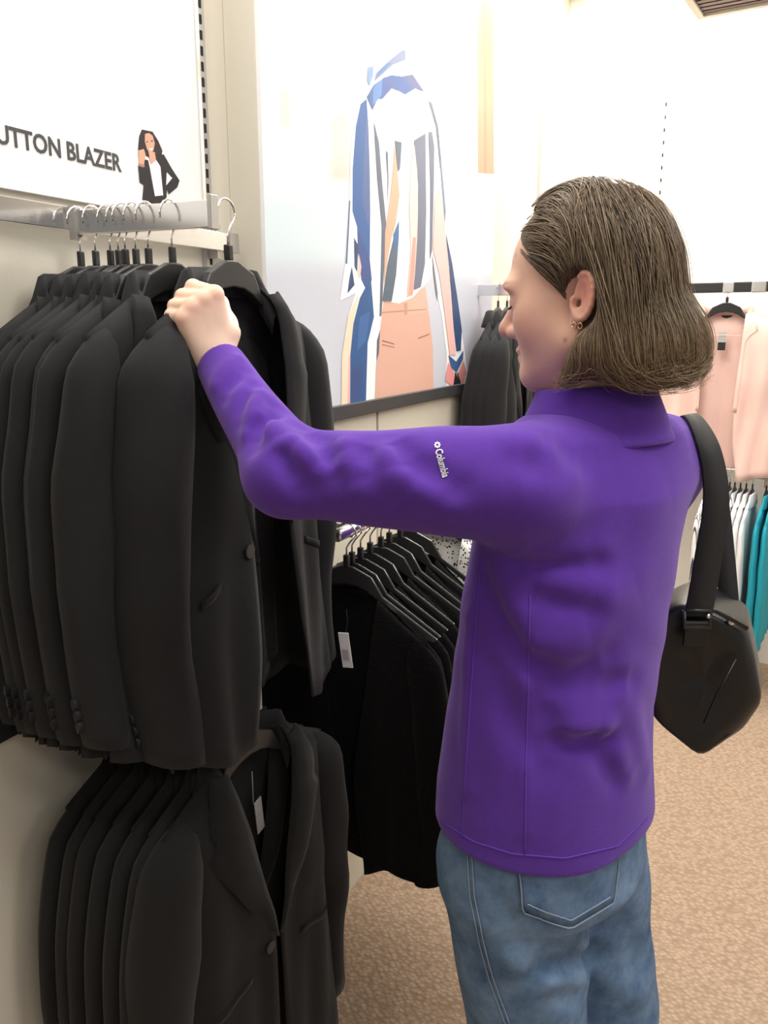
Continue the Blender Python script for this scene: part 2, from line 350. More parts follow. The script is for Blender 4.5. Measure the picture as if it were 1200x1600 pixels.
pp = [
 ([(886, -600), (944, -600), (950, 660), (888, 655)], (178, 142, 113)),
 ([(905, -600), (915, -600), (922, 657), (912, 657)], (166, 130, 100)),
 ([(520, 1145), (690, 1088), (705, 1200), (718, 1320), (721, 1498), (497, 1532), (505, 1380), (515, 1240)], (224, 178, 160)),
 ([(612, 1112), (690, 1088), (700, 1180), (612, 1196)], (229, 184, 166)),
 ([(522, 1182), (692, 1170), (692, 1174), (522, 1187)], (190, 140, 122)),
 ([(608, 1150), (621, 1147), (621, 1192), (609, 1196)], (205, 155, 136)),
 ([(525, 1288), (572, 1302), (572, 1306), (525, 1293)], (150, 110, 100)), ([(525, 1303), (572, 1315), (572, 1318), (525, 1307)], (165, 120, 106)),
 ([(662, 1280), (704, 1264), (704, 1268), (662, 1284)], (150, 110, 100)),
 ([(498, 168), (530, 160), (575, 175), (612, 190), (650, 285), (690, 350), (735, 480), (755, 640), (765, 800), (790, 960), (800, 1050), (826, 1250), (845, 1380), (848, 1468), (765, 1482), (770, 1340), (752, 1200), (735, 1120), (718, 1000), (705, 1060), (640, 1128), (590, 1150), (530, 1140), (517, 1250), (500, 1400), (496, 1533), (370, 1546), (372, 1350), (395, 1200), (425, 1110), (365, 1140), (385, 1000), (400, 760), (405, 600), (415, 480), (440, 400), (466, 350), (470, 262)], WH),
 ([(498, 168), (545, 160), (556, 180), (520, 235), (505, 215)], (222, 196, 184)),
 ([(400, 760), (405, 760), (393, 1000), (386, 1000)], (90, 110, 150)),
 ([(443, 395), (466, 375), (473, 480), (478, 640), (480, 800), (478, 985), (445, 930), (430, 860), (412, 800), (413, 640), (425, 480)], BL),
 ([(466, 420), (472, 480), (478, 640), (480, 800), (472, 860), (450, 760), (456, 600)], (84, 106, 158)),
 ([(430, 860), (478, 985), (486, 1060), (470, 1110), (446, 1060), (433, 960)], (62, 88, 146)),
 ([(440, 1130), (482, 1050), (494, 1200), (470, 1300), (463, 1538), (402, 1545), (403, 1350), (415, 1230)], (48, 92, 148)),
 ([(440, 1200), (478, 1180), (465, 1290), (430, 1330)], (64, 108, 168)), ([(410, 1400), (452, 1380), (448, 1500), (408, 1520)], (60, 84, 138)),
 ([(410, 1010), (420, 1080), (393, 1112), (401, 1050)], NV), ([(418, 900), (434, 930), (430, 1030), (420, 1010)], NV),
 ([(436, 960), (446, 1010), (440, 1060), (432, 1040)], (240, 205, 196)),
 ([(372, 1350), (395, 1200), (440, 1100), (415, 1230), (403, 1350), (402, 1545), (370, 1546)], (246, 224, 200)),
 ([(398, 1350), (404, 1350), (403, 1545), (410, 1544), (392, 1546)], (238, 190, 184)),
 ([(505, 1290), (517, 1250), (512, 1340), (503, 1370)], SL),
 ([(466, 368), (490, 325), (530, 295), (560, 285), (600, 290), (640, 282), (684, 348), (650, 335), (612, 358), (590, 345), (560, 335), (525, 375), (508, 375), (487, 418)], (74, 98, 156)),
 ([(490, 330), (525, 300), (522, 360), (490, 400)], (92, 132, 190)), ([(600, 290), (640, 282), (680, 345), (640, 332)], (92, 100, 140)),
 ([(601, 190), (613, 192), (613, 226), (565, 245), (495, 308), (500, 280), (545, 235)], (124, 134, 164)),
 ([(540, 240), (562, 238), (520, 280), (500, 296), (505, 275)], (88, 120, 176)),
 ([(470, 255), (490, 252), (490, 285), (476, 325), (468, 310)], (120, 150, 196)),
 ([(700, 382), (712, 390), (737, 480), (750, 620), (744, 640), (728, 480)], (100, 106, 126)), ([(742, 600), (750, 620), (766, 800), (762, 850)], (120, 130, 156)),
 ([(492, 458), (512, 540), (525, 700), (541, 860), (532, 1000), (522, 1195), (515, 1200), (520, 1000), (523, 860), (506, 680)], SL),
 ([(538, 570), (546, 580), (548, 690), (542, 800), (545, 680)], SL),
 ([(570, 545), (582, 650), (590, 740), (575, 850), (560, 900), (545, 980), (532, 1080), (535, 880), (553, 760), (566, 640)], OR),
 ([(572, 533), (598, 540), (592, 640), (584, 650)], SL), ([(584, 850), (587, 900), (577, 1040), (560, 1142), (525, 1140), (545, 1000), (568, 900)], (88, 104, 122)),
 ([(566, 890), (588, 836), (587, 900), (575, 965)], (70, 108, 162)),
 ([(640, 545), (655, 560), (660, 800), (652, 1000), (640, 1118), (618, 1125), (632, 950), (626, 750)], (242, 206, 198)), ([(640, 900), (652, 900), (648, 1000), (640, 1118), (622, 1122)], (222, 160, 148)),
 ([(644, 533), (688, 505), (691, 800), (686, 1000), (670, 1088), (644, 1098), (657, 900), (662, 700)], (108, 114, 134)),
 ([(700, 500), (713, 500), (722, 560), (719, 750), (713, 950), (705, 985), (707, 700)], (104, 110, 130)),
 ([(712, 960), (718, 985), (735, 1110), (733, 1140), (722, 1060)], (130, 130, 140)),
 ([(725, 740), (745, 700), (760, 850), (776, 1000), (787, 1150), (803, 1345), (780, 1345), (760, 1180), (742, 1050), (716, 940)], (240, 190, 186)),
 ([(765, 880), (790, 1000), (815, 1170), (826, 1250), (822, 1328), (806, 1330), (796, 1240), (786, 1100), (772, 960)], NV),
 ([(775, 1345), (804, 1370), (832, 1328), (830, 1362), (806, 1410), (786, 1392)], (66, 98, 150)),
 ([(774, 1372), (800, 1420), (796, 1468), (763, 1442)], (240, 160, 158)), ([(832, 1366), (844, 1410), (826, 1468), (808, 1420)], (240, 160, 158)),
 ([(801, 1408), (818, 1452), (792, 1471)], (40, 42, 50)), ([(806, 1410), (812, 1415), (829, 1474), (823, 1478)], (60, 50, 60))]
print_mesh('printed_figure', pp, pt, OUT, poster, base=.0006, mname='poster_ink')
b = MB(); b.box(wp((sP0+sP1)/2, POFF+.010, zP-.012), (sP1-sP0)/2+.004, .010, .0165, D, OUT, Z)
bevel(b.build('bottom_rail', M['frame'], poster), .002)
# ---------------------------------------------------------------- blazer sign
zS = 1.684; sS1 = ws(PW(303, 150, WALL_C))-.004; sS0 = sS1-1.05
sign = thing('wall_sign', 'white wall sign with black lettering and a small picture of a woman in a blazer', 'sign', wp((sS0+sS1)/2, .0, zS)); sign['worldparts'] = 1
b = MB(); b.box(wp((sS0+sS1)/2, .006, (zS+COVE-.05)/2), (sS1-sS0)/2, .005, (COVE-.05-zS)/2, D, OUT, Z); b.build('board', M['sign'], sign)
b = MB(); b.box(wp(sS1+.004, .007, (zS+COVE-.05)/2), .004, .007, (COVE-.05-zS)/2, D, OUT, Z); b.build('edge_trim', M['chrome'], sign)
me = text_obj('BUTTON BLAZER', .034, 'lettering', M['ink'], sign, .0007)
xs = [v.co.x for v in me.vertices]; ys = [v.co.y for v in me.vertices]
# width of the leading B taken off: scale so that U .. R spans the measured length
meU = text_obj('B', .034, 'tmp', M['ink'], sign, .0007); wB = max(v.co.x for v in meU.vertices)+.003
pU = PW(-3, 228, WALL_C-.011); pR = PW(190, 270, WALL_C-.011)
kx = (ws(pR)-ws(pU))/(max(xs)-wB); ky = .0262/(max(ys)-min(ys))
for v in me.vertices:
    x = ws(pR)-(max(xs)-v.co.x)*kx; v.co = wp(x, .0115+v.co.z, 1.7405+v.co.y*ky) - sign.location
link(bpy.data.objects.new('lettering', me), sign)
SK = (222, 172, 148); BK = (40, 37, 40)
sx7 = lambda X, Y: PW(X/2.857, Y/2.857, WALL_C-.011)
lp = [([(632, 578), (680, 588), (705, 628), (724, 672), (720, 700), (740, 740), (735, 770), (700, 720), (640, 690), (615, 668), (620, 610)], (48, 38, 36)),
 ([(646, 598), (664, 594), (680, 606), (690, 640), (684, 672), (670, 684), (656, 668), (645, 632)], SK), ([(662, 664), (682, 660), (676, 674)], (250, 240, 238)), ([(660, 670), (690, 680), (696, 720), (672, 735)], SK),
 ([(652, 700), (672, 735), (696, 715), (715, 745), (727, 872), (690, 876), (668, 745)], (246, 246, 248)),
 ([(650, 632), (658, 630), (659, 634), (651, 636)], (60, 40, 40)), ([(672, 628), (680, 626), (681, 631), (673, 633)], (60, 40, 40)),
 ([(645, 712), (660, 716), (675, 800), (690, 876), (727, 872), (742, 880), (738, 908), (632, 910), (640, 826), (622, 815), (615, 740)], BK),
 ([(690, 688), (730, 690), (765, 752), (800, 806), (790, 836), (752, 868), (738, 832), (765, 795), (744, 768), (742, 880), (727, 872), (715, 745), (698, 712)], BK),
 ([(742, 770), (767, 795), (740, 828)], (248, 248, 248)),
 ([(615, 672), (640, 665), (648, 690), (640, 738), (620, 730)], SK), ([(617, 728), (644, 736), (642, 748), (618, 742)], (180, 130, 110))]
print_mesh('printed_figure', lp, sx7, OUT, sign, base=.0006)
# ---------------------------------------------------------------- hang bars
ZB = 1.653
b = MB(); s0 = sS0-.2; s1 = ws(PW(366, 386, WALL_C-.03))
t = thing('crossbar', 'long chrome crossbar on the wall under the blazer sign', 'hang bar', wp((s0+s1)/2, .0, ZB)); t['worldparts'] = 1
b.box(wp((s0+s1)/2, .03, ZB), (s1-s0)/2, .007, .0165, D, OUT, Z); bevel(b.build('tube', M['chrome'], t), .0015)
b = MB(); b.box(wp(s1-.012, .031, ZB), .014, .009, .0175, D, OUT, Z); b.build('end_cap', M['steel'], t)
b = MB(); b.box(wp(s_st, .016, ZB), .006, .016, .03, D, OUT, Z); b.build('bracket', M['steel'], t)
b = MB(); b.box(wp(s0+.3, .016, ZB), .006, .016, .03, D, OUT, Z); b.build('bracket', M['steel'], t)
def faceout(sA, z, t0, t1, label):
    t = thing('faceout_arm', label, 'hang bar', wp(sA, t0, z), group='chrome face-out arms'); t['worldparts'] = 1
    b = MB(); b.box(wp(sA, (t0+t1)/2, z), .0065, (t1-t0)/2, .0175, D, OUT, Z); bevel(b.build('tube', M['chrome'], t), .0015)
    b = MB(); b.box(wp(sA, t1+.003, z+.002), .0085, .003, .022, D, OUT, Z); bevel(b.build('end_stop', M['steel'], t), .001)
    b = MB(); b.box(wp(sA, t0+.004, z), .010, .006, .024, D, OUT, Z); b.build('mount', M['steel'], t)
    return t
sA = ws(PW(98, 343, WALL_C-.04))+.025
ZA = 1.647
faceout(sA, ZA, .038, .282, 'chrome face-out arm carrying the upper row of black blazers')
ZL = .935
b = MB(); t = thing('crossbar', 'dark crossbar low on the wall behind the lower black blazers', 'hang bar', wp(.6, 0, ZL)); t['worldparts'] = 1
b.box(wp(.62, .025, ZL), .62, .008, .017, D, OUT, Z); bevel(b.build('tube', M['blackmetal'], t), .0015)
b = MB(); b.box(wp(s_st-.03, .012, ZL), .006, .012, .03, D, OUT, Z); b.build('bracket', M['steel'], t)
sAl = sA+.035
faceout(sAl, ZL, .034, .30, 'chrome face-out arm carrying the lower row of black blazers')
# ================================================================ hangers and garments
# garment space: x = wearer's left, -y = front, z up, origin at the neck point
def hanger_proto(name, w=.150, drop=.062, body=None, glossy=False, hookr=.021, hz=.112, th=.007):
    t = thing(name, '', 'hanger')
    bm = body or M['plastic']
    n = 9; outl = [(0, .030), (.014, .029), (.030, .022), (.052, .012), (.060, .000)]
    for k in range(1, n):
        f = k/(n-1); outl.append((.060+(w-.060)*f, -.014-(drop-.006)*f))
    outl += [(w+.004, -drop-.010), (w-.006, -drop-.018)]
    for k in range(n-1, -1, -1):
        f = k/(n-1); outl.append((.060+(w-.075)*f, -.028-(drop-.012)*f**1.1))
    outl += [(.045, -.018), (.025, -.010)]
    full = outl + [(0.0, -.007)] + [(-x, z) for x, z in outl[1:][::-1]]
    b = MB(); b.prism([Vector((x, -th, z)) for x, z in full], (0, 2*th, 0))
    # prism faces are concave ngons; triangulated by Blender
    bevel(b.build('shoulder_bar', bm, t, smooth=False), .0025, 2)
    b = MB(); b.box((0, 0, .040), .0055, .005, .011); bevel(b.build('neck_clip', M['plastic'], t), .002)
    pts = [Vector((0, 0, .050)), Vector((0, 0, .064)), Vector((.006, 0, .074)), Vector((hookr*.95, 0, hz-.022))]
    for k in range(10):
        a = -.15+k/9*(math.pi*1.12); pts.append(Vector((hookr*math.cos(a), 0, hz-hookr+hookr*math.sin(a))))
    b = MB(); b.tube(pts, .0017, 6); b.build('hook', M['chrome'], t, smooth=True)
    return t
def smooth01(x): x = max(0., min(1., x)); return x*x*(3-2*x)
def lerp(a, b, t): return a+(b-a)*t
def interp(x, xs, ys): return float(np.interp(x, xs, ys))
def garment_proto(name, cat, cloth, L=.66, sw=.178, slope=.058, open_btn=.03, btnz=.36, waist=.175, hemw=.20, depth=.055, lapel=.075, collar=True,
                  sleeveL=.555, sleevew=.050, sleeved=.066, buttons=True, pocket=True, shirt=False, fold=.004, cardigan=False, seed=1, lining=None, front_label=False, hangtag=False, sfwd=.008):
    rnd = random.Random(seed); ph = [rnd.uniform(0, 6.28) for _ in range(8)]
    t = thing(name, '', cat); lining = lining or M['lining']
    nk = .072
    def ztop(x): return -.004 - slope*max(0, (abs(x)-nk))/(sw-nk)
    def sidex(z): return interp(-z, [0, .06, .18, btnz, L], [sw, sw, sw-.012, waist, hemw])
    def edgex(z): return interp(-z, [0, .03, btnz*.5, btnz, L*.8, L], [nk, nk, lerp(nk, open_btn, .45), open_btn, open_btn+.004, open_btn+.028])
    def bdep(z): return interp(-z, [0, .05, .12, .28, btnz, L], [.018, .034, .85*depth, depth, .85*depth, depth*1.1])
    def fy(x, z):                                      # depth of the front surface
        sx = max(.02, sidex(z)); u = min(1, abs(x)/sx); dz = max(0, ztop(min(abs(x), sw))-z)
        y = -bdep(z)*(max(0, 1-u**3))**.5*smooth01(.5+dz/.07)
        if dz < 1e-6: y = 0
        return y - fold*math.sin(x*55+ph[0]+z*6)*smooth01(-z/.3) - fold*.8*math.sin(x*95+ph[1]-z*9)*smooth01((-z-.1)/.4)
    b = MB(); NU, NV = 15, 24
    for sd in (1, -1):
        vs = []
        for j in range(NV):
            v = j/(NV-1)
            for i in range(NU):
                u = i/(NU-1); xt = lerp(nk, sw, u); z = lerp(ztop(xt), -L-.012*(1-u)+.008*math.sin(u*6+ph[2]), v**1.1)
                x = lerp(edgex(z), sidex(z), u); vs.append((sd*x, fy(sd*x, z) if j else 0, z))
        fs = grid_faces(NU, NV); b.add(vs, fs if sd > 0 else [f[::-1] for f in fs])
    vs = []; NU2 = 25
    for j in range(NV):
        v = j/(NV-1)
        for i in range(NU2):
            u = -1+2*i/(NU2-1); xt = u*sw; zt = ztop(xt) if abs(xt) > nk else .006*(1-(xt/nk)**2)-.004
            z = lerp(zt, -L+.006*math.sin(u*4+ph[3]), v**1.1); x = u*sidex(z); dz = max(0, zt-z)
            y = bdep(z)*.75*(max(0, 1-abs(u)**3))**.5*(smooth01(.5+dz/.07) if dz > 0 or abs(xt) < nk else 0)+fold*math.sin(x*60+ph[4])*smooth01(-z/.3)
            if j == 0 and abs(xt) >= nk: y = 0
            if abs(xt) < nk: y += .030*(1-(xt/nk)**2)*max(0, 1-dz/.06)
            vs.append((x, y, z))
    b.add(vs, [f[::-1] for f in grid_faces(NU2, NV)])
    body = b.build('body', cloth, t, smooth=True, solid=.003, offset=-1)
    # sleeves
    for sd in (1, -1):
        N = 18; st = 24; vs = []
        for j in range(st):
            f = (j/6)**2*.12 if j < 6 else .12+.88*(j-6)/(st-7); z = -slope+.006-f*sleeveL
            cx = interp(f, [0, .08, .3, .6, 1], [sw-.032, sw-.010, sw+.006, sw+.018, sw+.010]) ; cy = interp(f, [0, .15, .5, .75, 1], [-.006, .0, .022, .026, .020-sfwd])
            hd = math.sqrt(max(.02, 1-(1-min(1, f/.14))**2)); rx = hd*interp(f, [0, .15, .35, .6, 1], [sleevew*.86, sleevew*.92, sleevew, sleevew*.92, sleevew*.72]); ry = hd*interp(f, [0, .18, .4, .65, 1], [sleeved*.62, sleeved*.80, sleeved*.98, sleeved*.95, sleeved*.82])
            for k in range(N):
                a = 2*math.pi*k/N; r = 1+.045*math.sin(3*a+f*9+ph[5])*smooth01(f*3)+.03*math.sin(2*a-f*14+ph[6])*smooth01(f*2)
                zz = z+(.016 if j == st-1 else 0)*math.cos(a)*.5 + 0
                vs.append((sd*(cx+rx*r*math.cos(a)), cy+ry*r*math.sin(a)+fold*.6*math.sin(f*22+ph[7])*smooth01((f-.1)*4)*(1-f), zz))
        fs = grid_faces(N, st, True); fs = [f_[::-1] for f_ in fs] if sd > 0 else fs
        fs.append(tuple(range(N)) if sd > 0 else tuple(range(N))[::-1])
        part('sleeve', vs, fs, cloth, t, True, solid=.003, offset=-1)
        if buttons:
            for k in range(3):
                f = .93-.030*k; z = -slope+.006-f*sleeveL; a = .28
                rx = interp(f, [.6, 1], [sleevew*.92, sleevew*.72]); ry = interp(f, [.65, 1], [sleeved*.95, sleeved*.82]); cy = interp(f, [.75, 1], [.026, .020-sfwd])
                cx = interp(f, [.6, 1], [sw+.018, sw+.010])
                c = Vector((sd*(cx+rx*1.06*math.cos(a)), cy+ry*1.06*math.sin(a), z)); nr = Vector((sd*math.cos(a)/rx, math.sin(a)/ry, 0)).normalized()
                bb = MB(); bb.tube([c-nr*.006, c+nr*.0032, c+nr*.0036, c+nr*.0024], [.0084, .0084, .0070, .0056], 14); bb.build('button', M['button'], t, smooth=False)
    if lapel:
        for sd in (1, -1):
            vs = []; NL, NW = 18, 6
            for j in range(NL):
                f = j/(NL-1); z = lerp(-.014, -btnz, f)
                wd = interp(f, [0, .18, .24, .27, .34, .7, 1], [.030, lapel*.72, lapel*.78, lapel*.60, lapel, lapel*.55, .004]) if not shirt else interp(f, [0, .2, .25, 1], [.03, .05, .012, .012])
                for i in range(NW):
                    s = i/(NW-1); e = edgex(z); x = e-.004+wd*s; lift = .003+.010*math.sin(math.pi*min(1, s*1.1))*(1-f*.6) if not shirt else .003
                    vs.append((sd*x, min(fy(x, z), -.010)-lift, z+(.005*s if f < .3 else 0)))
            fs = grid_faces(NW, NL); part('lapel' if not shirt else 'placket', vs, fs if sd > 0 else [f_[::-1] for f_ in fs], cloth, t, True, solid=.0035, offset=0)
    if collar:
        vs = []; NC = 21
        for j in range(NC):
            a = -1+2*j/(NC-1); th = a*1.95
            x = math.sin(th)*(nk+.004); y = .034*math.cos(th) if abs(th) < 1.57 else .050*math.cos(th)*1.4
            zc = .006 - .004*abs(a) - (.052*(abs(th)-1.35)/.6 if abs(th) > 1.35 else 0)
            o = Vector((math.sin(th), math.cos(th), 0))
            tp = 1-.75*max(0, (abs(a)-.75)/.25)
            for (dr, dz) in ((-.006, -.022), (-.002, .004), (.002, .018), (.010, .014), (.022, -.012), (.030 if abs(th) < 1.2 else .036, -.034)):
                vs.append(Vector((x, y, zc+dz*(tp if dz > 0 else 1)))+o*dr)
        part('collar', vs, grid_faces(6, NC), cloth, t, True, solid=.003, offset=0)
    if pocket:
        for sd in (1, -1):
            vs = []; z0 = -btnz-.055
            for j in range(3):
                for i in range(8):
                    x = lerp(open_btn+.055, waist-.018, i/7); z = z0-.006*j+.024*(1-i/7)-.006
                    vs.append((sd*x, fy(x, z)-(.0045 if j < 2 else .003), z))
            fs = grid_faces(8, 3); part('pocket_welt', vs, fs if sd < 0 else [f_[::-1] for f_ in fs], cloth, t, True, solid=.003, offset=0)
    if buttons and not shirt:
        c = Vector((-open_btn-.014, fy(-open_btn-.014, -btnz-.01)-.003, -btnz-.012)); bb = MB(); bb.disc(c, (0, -1, 0), .0105, .004); bb.build('button', M['button'], t)
    if front_label:
        bb = MB(); bb.box((0, .042, -.050), .018, .0008, .012); bb.box((0, .042, -.070), .006, .0008, .006); tag(bb.build('label', M['label'], t), 'small woven neck label')
    if hangtag:
        bb = MB(); bb.box((.012, -.004, -.135), .010, .0008, .030, (.97, .2, .1), (-.2, .97, 0), (-.1, 0, .99)); bb.box((.012, .01, -.09), .0006, .0006, .03)
        tag(bb.build('price_tag', M['papergrey'], t), 'hanging grey price tag')
    return t
def place(t, loc, yaw, label, group=None, ys=1.0, tilt=0, roll=0, xs=1.0):
    t.location = loc; t.rotation_euler = (tilt, roll, yaw); t.scale = (xs, ys, 1)
    t['label'] = label
    if group: t['group'] = group
    return t
used = set()
def inst(proto):
    if proto.name in used: return copy_tree(proto)
    used.add(proto.name); return proto
YW = math.atan2(D.y, D.x)                              # garment x axis along the left wall
ORD = ['', 'second', 'third', 'fourth', 'fifth', 'sixth', 'seventh', 'eighth', 'ninth', 'tenth', 'eleventh']
# ---- upper row: hooks on the face-out arm
hang = hanger_proto('blazer_hanger')
blz = garment_proto('blazer', 'blazer', M['wool'], L=.665, sleeveL=.60, open_btn=.052, seed=3, front_label=True, sleeved=.068)
blz2 = garment_proto('blazer', 'blazer', M['wool'], L=.63, open_btn=.02, seed=9, depth=.05, sleeved=.062, fold=.006)
def t_from_px(px, py, s):
    lo, hi = 0., .5
    for _ in range(40):
        m = (lo+hi)/2
        if proj(wp(s, m, 1.62))[0] < px: lo = m
        else: hi = m
    return lo
HZ = .112-.0035
zneck = ZA+.0175-HZ
hooks = [289, 250, 231, 215, 201, 189, 168, 124]
p = wp(1.003, .268, zneck+.006)
place(inst(hang), p, YW, 'black hanger with steel hook in the blazer being held by the shopper', 'blazer hangers on the upper arm', roll=-.03)
place(inst(blz), p+Z*-.004, YW, 'black blazer held by the hand, nearest on the upper arm, open front', 'black blazers on the upper arm', roll=-.03, xs=1.03)
jit = random.Random(4)
for k, px in enumerate(hooks):
    tt = max(.05, t_from_px(px, 380, sA)-.018); yw = YW+jit.uniform(-.05, .05)
    p = wp(sA-.004+jit.uniform(-.003, .003), tt, zneck)
    place(inst(hang), p, yw, f'black hanger with steel hook, {ORD[k+1]} from the front on the upper arm', 'blazer hangers on the upper arm', ys=.6)
    place(inst(blz2), p+Z*(-.004-jit.uniform(0, .006)), yw, f'black blazer on the upper arm, {ORD[k+1]} from the front behind the held one', 'black blazers on the upper arm', ys=.42 if k else .6, xs=.95+jit.uniform(-.02, .02))
# ---- lower row
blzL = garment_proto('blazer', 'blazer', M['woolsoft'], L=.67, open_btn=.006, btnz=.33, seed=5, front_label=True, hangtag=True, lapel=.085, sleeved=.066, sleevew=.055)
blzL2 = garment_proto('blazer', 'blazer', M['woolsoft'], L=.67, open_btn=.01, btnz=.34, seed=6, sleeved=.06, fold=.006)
znl = ZL+.0175-HZ
for k in range(7):
    tt = .285-.031*k; p = wp(sAl, tt, znl); yw = YW-.10+(jit.uniform(-.03, .03) if k else 0)
    lab = 'black blazer at the front of the lower row with price tag in the neck' if k == 0 else f'black blazer in the lower row, {ORD[k]} from the front'
    place(inst(hang), p, yw, 'black hanger in the tagged front blazer of the lower row' if k == 0 else f'black hanger in the lower row, {ORD[k]} from the front', 'blazer hangers on the lower arm', ys=.6)
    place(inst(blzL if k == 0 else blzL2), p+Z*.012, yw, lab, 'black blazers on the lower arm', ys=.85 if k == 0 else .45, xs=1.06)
# ---- black fuzzy cardigans hung sideways on a rail along the wall
hz2 = hanger_proto('glossy_hanger', w=.18, drop=.08, body=M['clear'], th=.003, hookr=.02)
card = garment_proto('cardigan', 'cardigan', M['fuzzy'], L=.57, sw=.185, slope=.08, open_btn=.02, lapel=0, collar=False, buttons=False, pocket=False, waist=.185, hemw=.20, depth=.045, sleeved=.06, sleeveL=.51, fold=.009, seed=11)
r0 = P(545, 838, 1.49); sR = ws(r0)-.01; offR = WALL_C+r0.dot(OUT); zR = r0.z+.012
t = thing('hang_rail', 'chrome hang rail along the wall carrying the fuzzy black cardigans', 'hang bar', wp(sR+.2, offR, zR)); t['worldparts'] = 1
b = MB(); b.tube([wp(sR-.035, offR, zR), wp(sR+.75, offR, zR)], .0125, 14); b.build('tube', M['chrome'], t, smooth=True)
for ss in (sR+.03, sR+.68):
    b = MB(); b.box(wp(ss, offR/2, zR-.006), .005, offR/2, .012, D, OUT, Z); b.build('bracket', M['steel'], t)
M['dots'] = None
def m_dots():
    m = mat('black_dotted_white_cloth', (.8, .8, .78), .8); nt = m.node_tree; bb = nt.nodes['Principled BSDF']
    tc = nt.nodes.new('ShaderNodeTexCoord'); v = nt.nodes.new('ShaderNodeTexVoronoi'); v.inputs['Scale'].default_value = 130
    nt.links.new(tc.outputs['Object'], v.inputs['Vector']); cr = nt.nodes.new('ShaderNodeValToRGB'); e = cr.color_ramp.elements
    e[0].position = .30; e[0].color = (.01, .01, .01, 1); e[1].position = .36; e[1].color = (.72, .72, .68, 1)
    nt.links.new(v.outputs['Distance'], cr.inputs['Fac']); nt.links.new(cr.outputs['Color'], bb.inputs['Base Color']); return m
M['dots'] = m_dots()
YO = math.atan2(OUT.y, OUT.x)
cs = [0, .022, .058, .10, .150, .19, .245, .30]
for k, ds in enumerate(cs):
    yw = YO+jit.uniform(-.05, .03)+.02; p = wp(sR+ds, offR, zR+.0125-HZ)
    place(inst(hz2), p, yw, f'glossy black hanger on the cardigan rail, {ORD[k] or "nearest"} from the camera', 'hangers on the cardigan rail')
    place(inst(card), p+Z*-.022, yw, f'fuzzy black cardigan on the wall rail, {ORD[k] or "nearest"} from the camera', 'fuzzy black cardigans', ys=.32, xs=.86+jit.uniform(-.03, .03))
dot = garment_proto('dotted_blouse', 'blouse', M['dots'], L=.62, lapel=0, buttons=False, pocket=False, seed=14, depth=.04, sleeveL=.3, shirt=True)
p = wp(sR+.46, offR, zR+.0125-HZ)
place(inst(hz2), p, YO, 'glossy black hanger with the dotted blouse', 'hangers on the cardigan rail')
place(dot, p+Z*-.012, YO, 'white blouse with black dots behind the cardigans', None, ys=.5, xs=.9)
p = P(540, 1016, 1.36); t = thing('price_tag', 'white paper price tag hanging below the sleeve of the held blazer', 'tag', p)
b = MB(); b.box((0, 0, 0), .0095, .0008, .033, (.95, -.3, .06), (.3, .95, 0), (-.12, 0, .99)); b.build('card', M['paper'], t)
b = MB(); b.box((0, -.0012, -.008), .006, .0005, .010, (.95, -.3, .06), (.3, .95, 0), (-.12, 0, .99)); b.build('barcode', M['papergrey'], t)
b = MB(); b.tube([(0, 0, .03), (.004, .002, .05), (.002, .004, .075)], .0008, 5); b.build('string', M['plastic'], t)
# red and white price sign above the rail, partly hidden behind the sleeve
sq = min(np.linspace(.30, .74, 45), key=lambda d_: abs(proj(wp(sR+d_, offR, zR-.11))[0]-722)); p = wp(sR+float(sq), offR, zR-.115); t = thing('price_sign', 'small red and white price card behind the purple sleeve', 'sign', p)
b = MB(); b.box((0, 0, 0), .035, .001, .05, (.97, -.2, 0), (.2, .97, 0)); b.build('card', M['paper'], t)
b = MB(); b.prism([Vector((-.018, -.0072+.004, .05)), Vector((.035, -.0182+.004, .05)), Vector((.035, -.0182+.004, -.03)), ], (0, -.0015, 0)); b.build('red_corner', M['red'], t)
b = MB(); b.tube([(0, 0, .05), (0, .0, .115)], .002, 6); b.build('stem', M['steel'], t)
# ---- black jackets past the poster, hung on an arm from the left wall
sJ = ws(PW(800, 560, WALL_C)); sJ = min(sJ, s_c-.35)
pJ = P(806, 490, 2.72); sJ = ws(pJ); oJ = WALL_C+pJ.dot(OUT)
faceout(sJ, pJ.z+.075, .0, oJ+.02, 'chrome face-out arm past the poster behind the face')
for k in range(3):
    p = wp(sJ, oJ-.03*k, pJ.z-.01)
    place(inst(hang), p, YW, f'black hanger past the poster, {ORD[k] or "nearest"} of three', 'hangers past the poster', ys=.6)
    place(inst(blz2), p+Z*-.004, YW, f'long black jacket hanging between poster and face, {ORD[k] or "nearest"} of three', 'black jackets past the poster', ys=.7, xs=.95)
# ---- far wall: black rail with pink blouses
zRail = PF(1140, 449, .28).z; cR = PF(1140, 449, .28); sR0 = (cR-FW0).dot(FD)
t = thing('hang_rail', 'black hang rail with chrome collars on the far wall', 'hang bar', fp(sR0, .28, zRail)); t['worldparts'] = 1
b = MB(); b.box(fp(sR0-.02, .28, zRail), .78, .010, .020, FD, FN, Z); bevel(b.build('tube', M['blackmetal'], t), .004)
for ds in (-.012, .10):
    b = MB(); b.box(fp(sR0+ds+.01, .28, zRail), .028 if ds > 0 else .022, .0125, .0225, FD, FN, Z); bevel(b.build('collar', M['chrome'], t), .004)
for ds in (-.7, .7):
    b = MB(); b.box(fp(sR0+ds, .14, zRail), .008, .14, .012, FD, FN, Z); b.build('bracket', M['steel'], t)
pk = garment_proto('pink_blouse', 'blouse', M['pink'], L=.66, sw=.205, slope=.045, open_btn=.062, btnz=.40, waist=.205, hemw=.235, depth=.05, lapel=.05, shirt=True, buttons=False, pocket=False, sleeveL=.66, sleevew=.05, sleeved=.05, fold=.009, seed=21, lining=M['pink'], sfwd=.0)
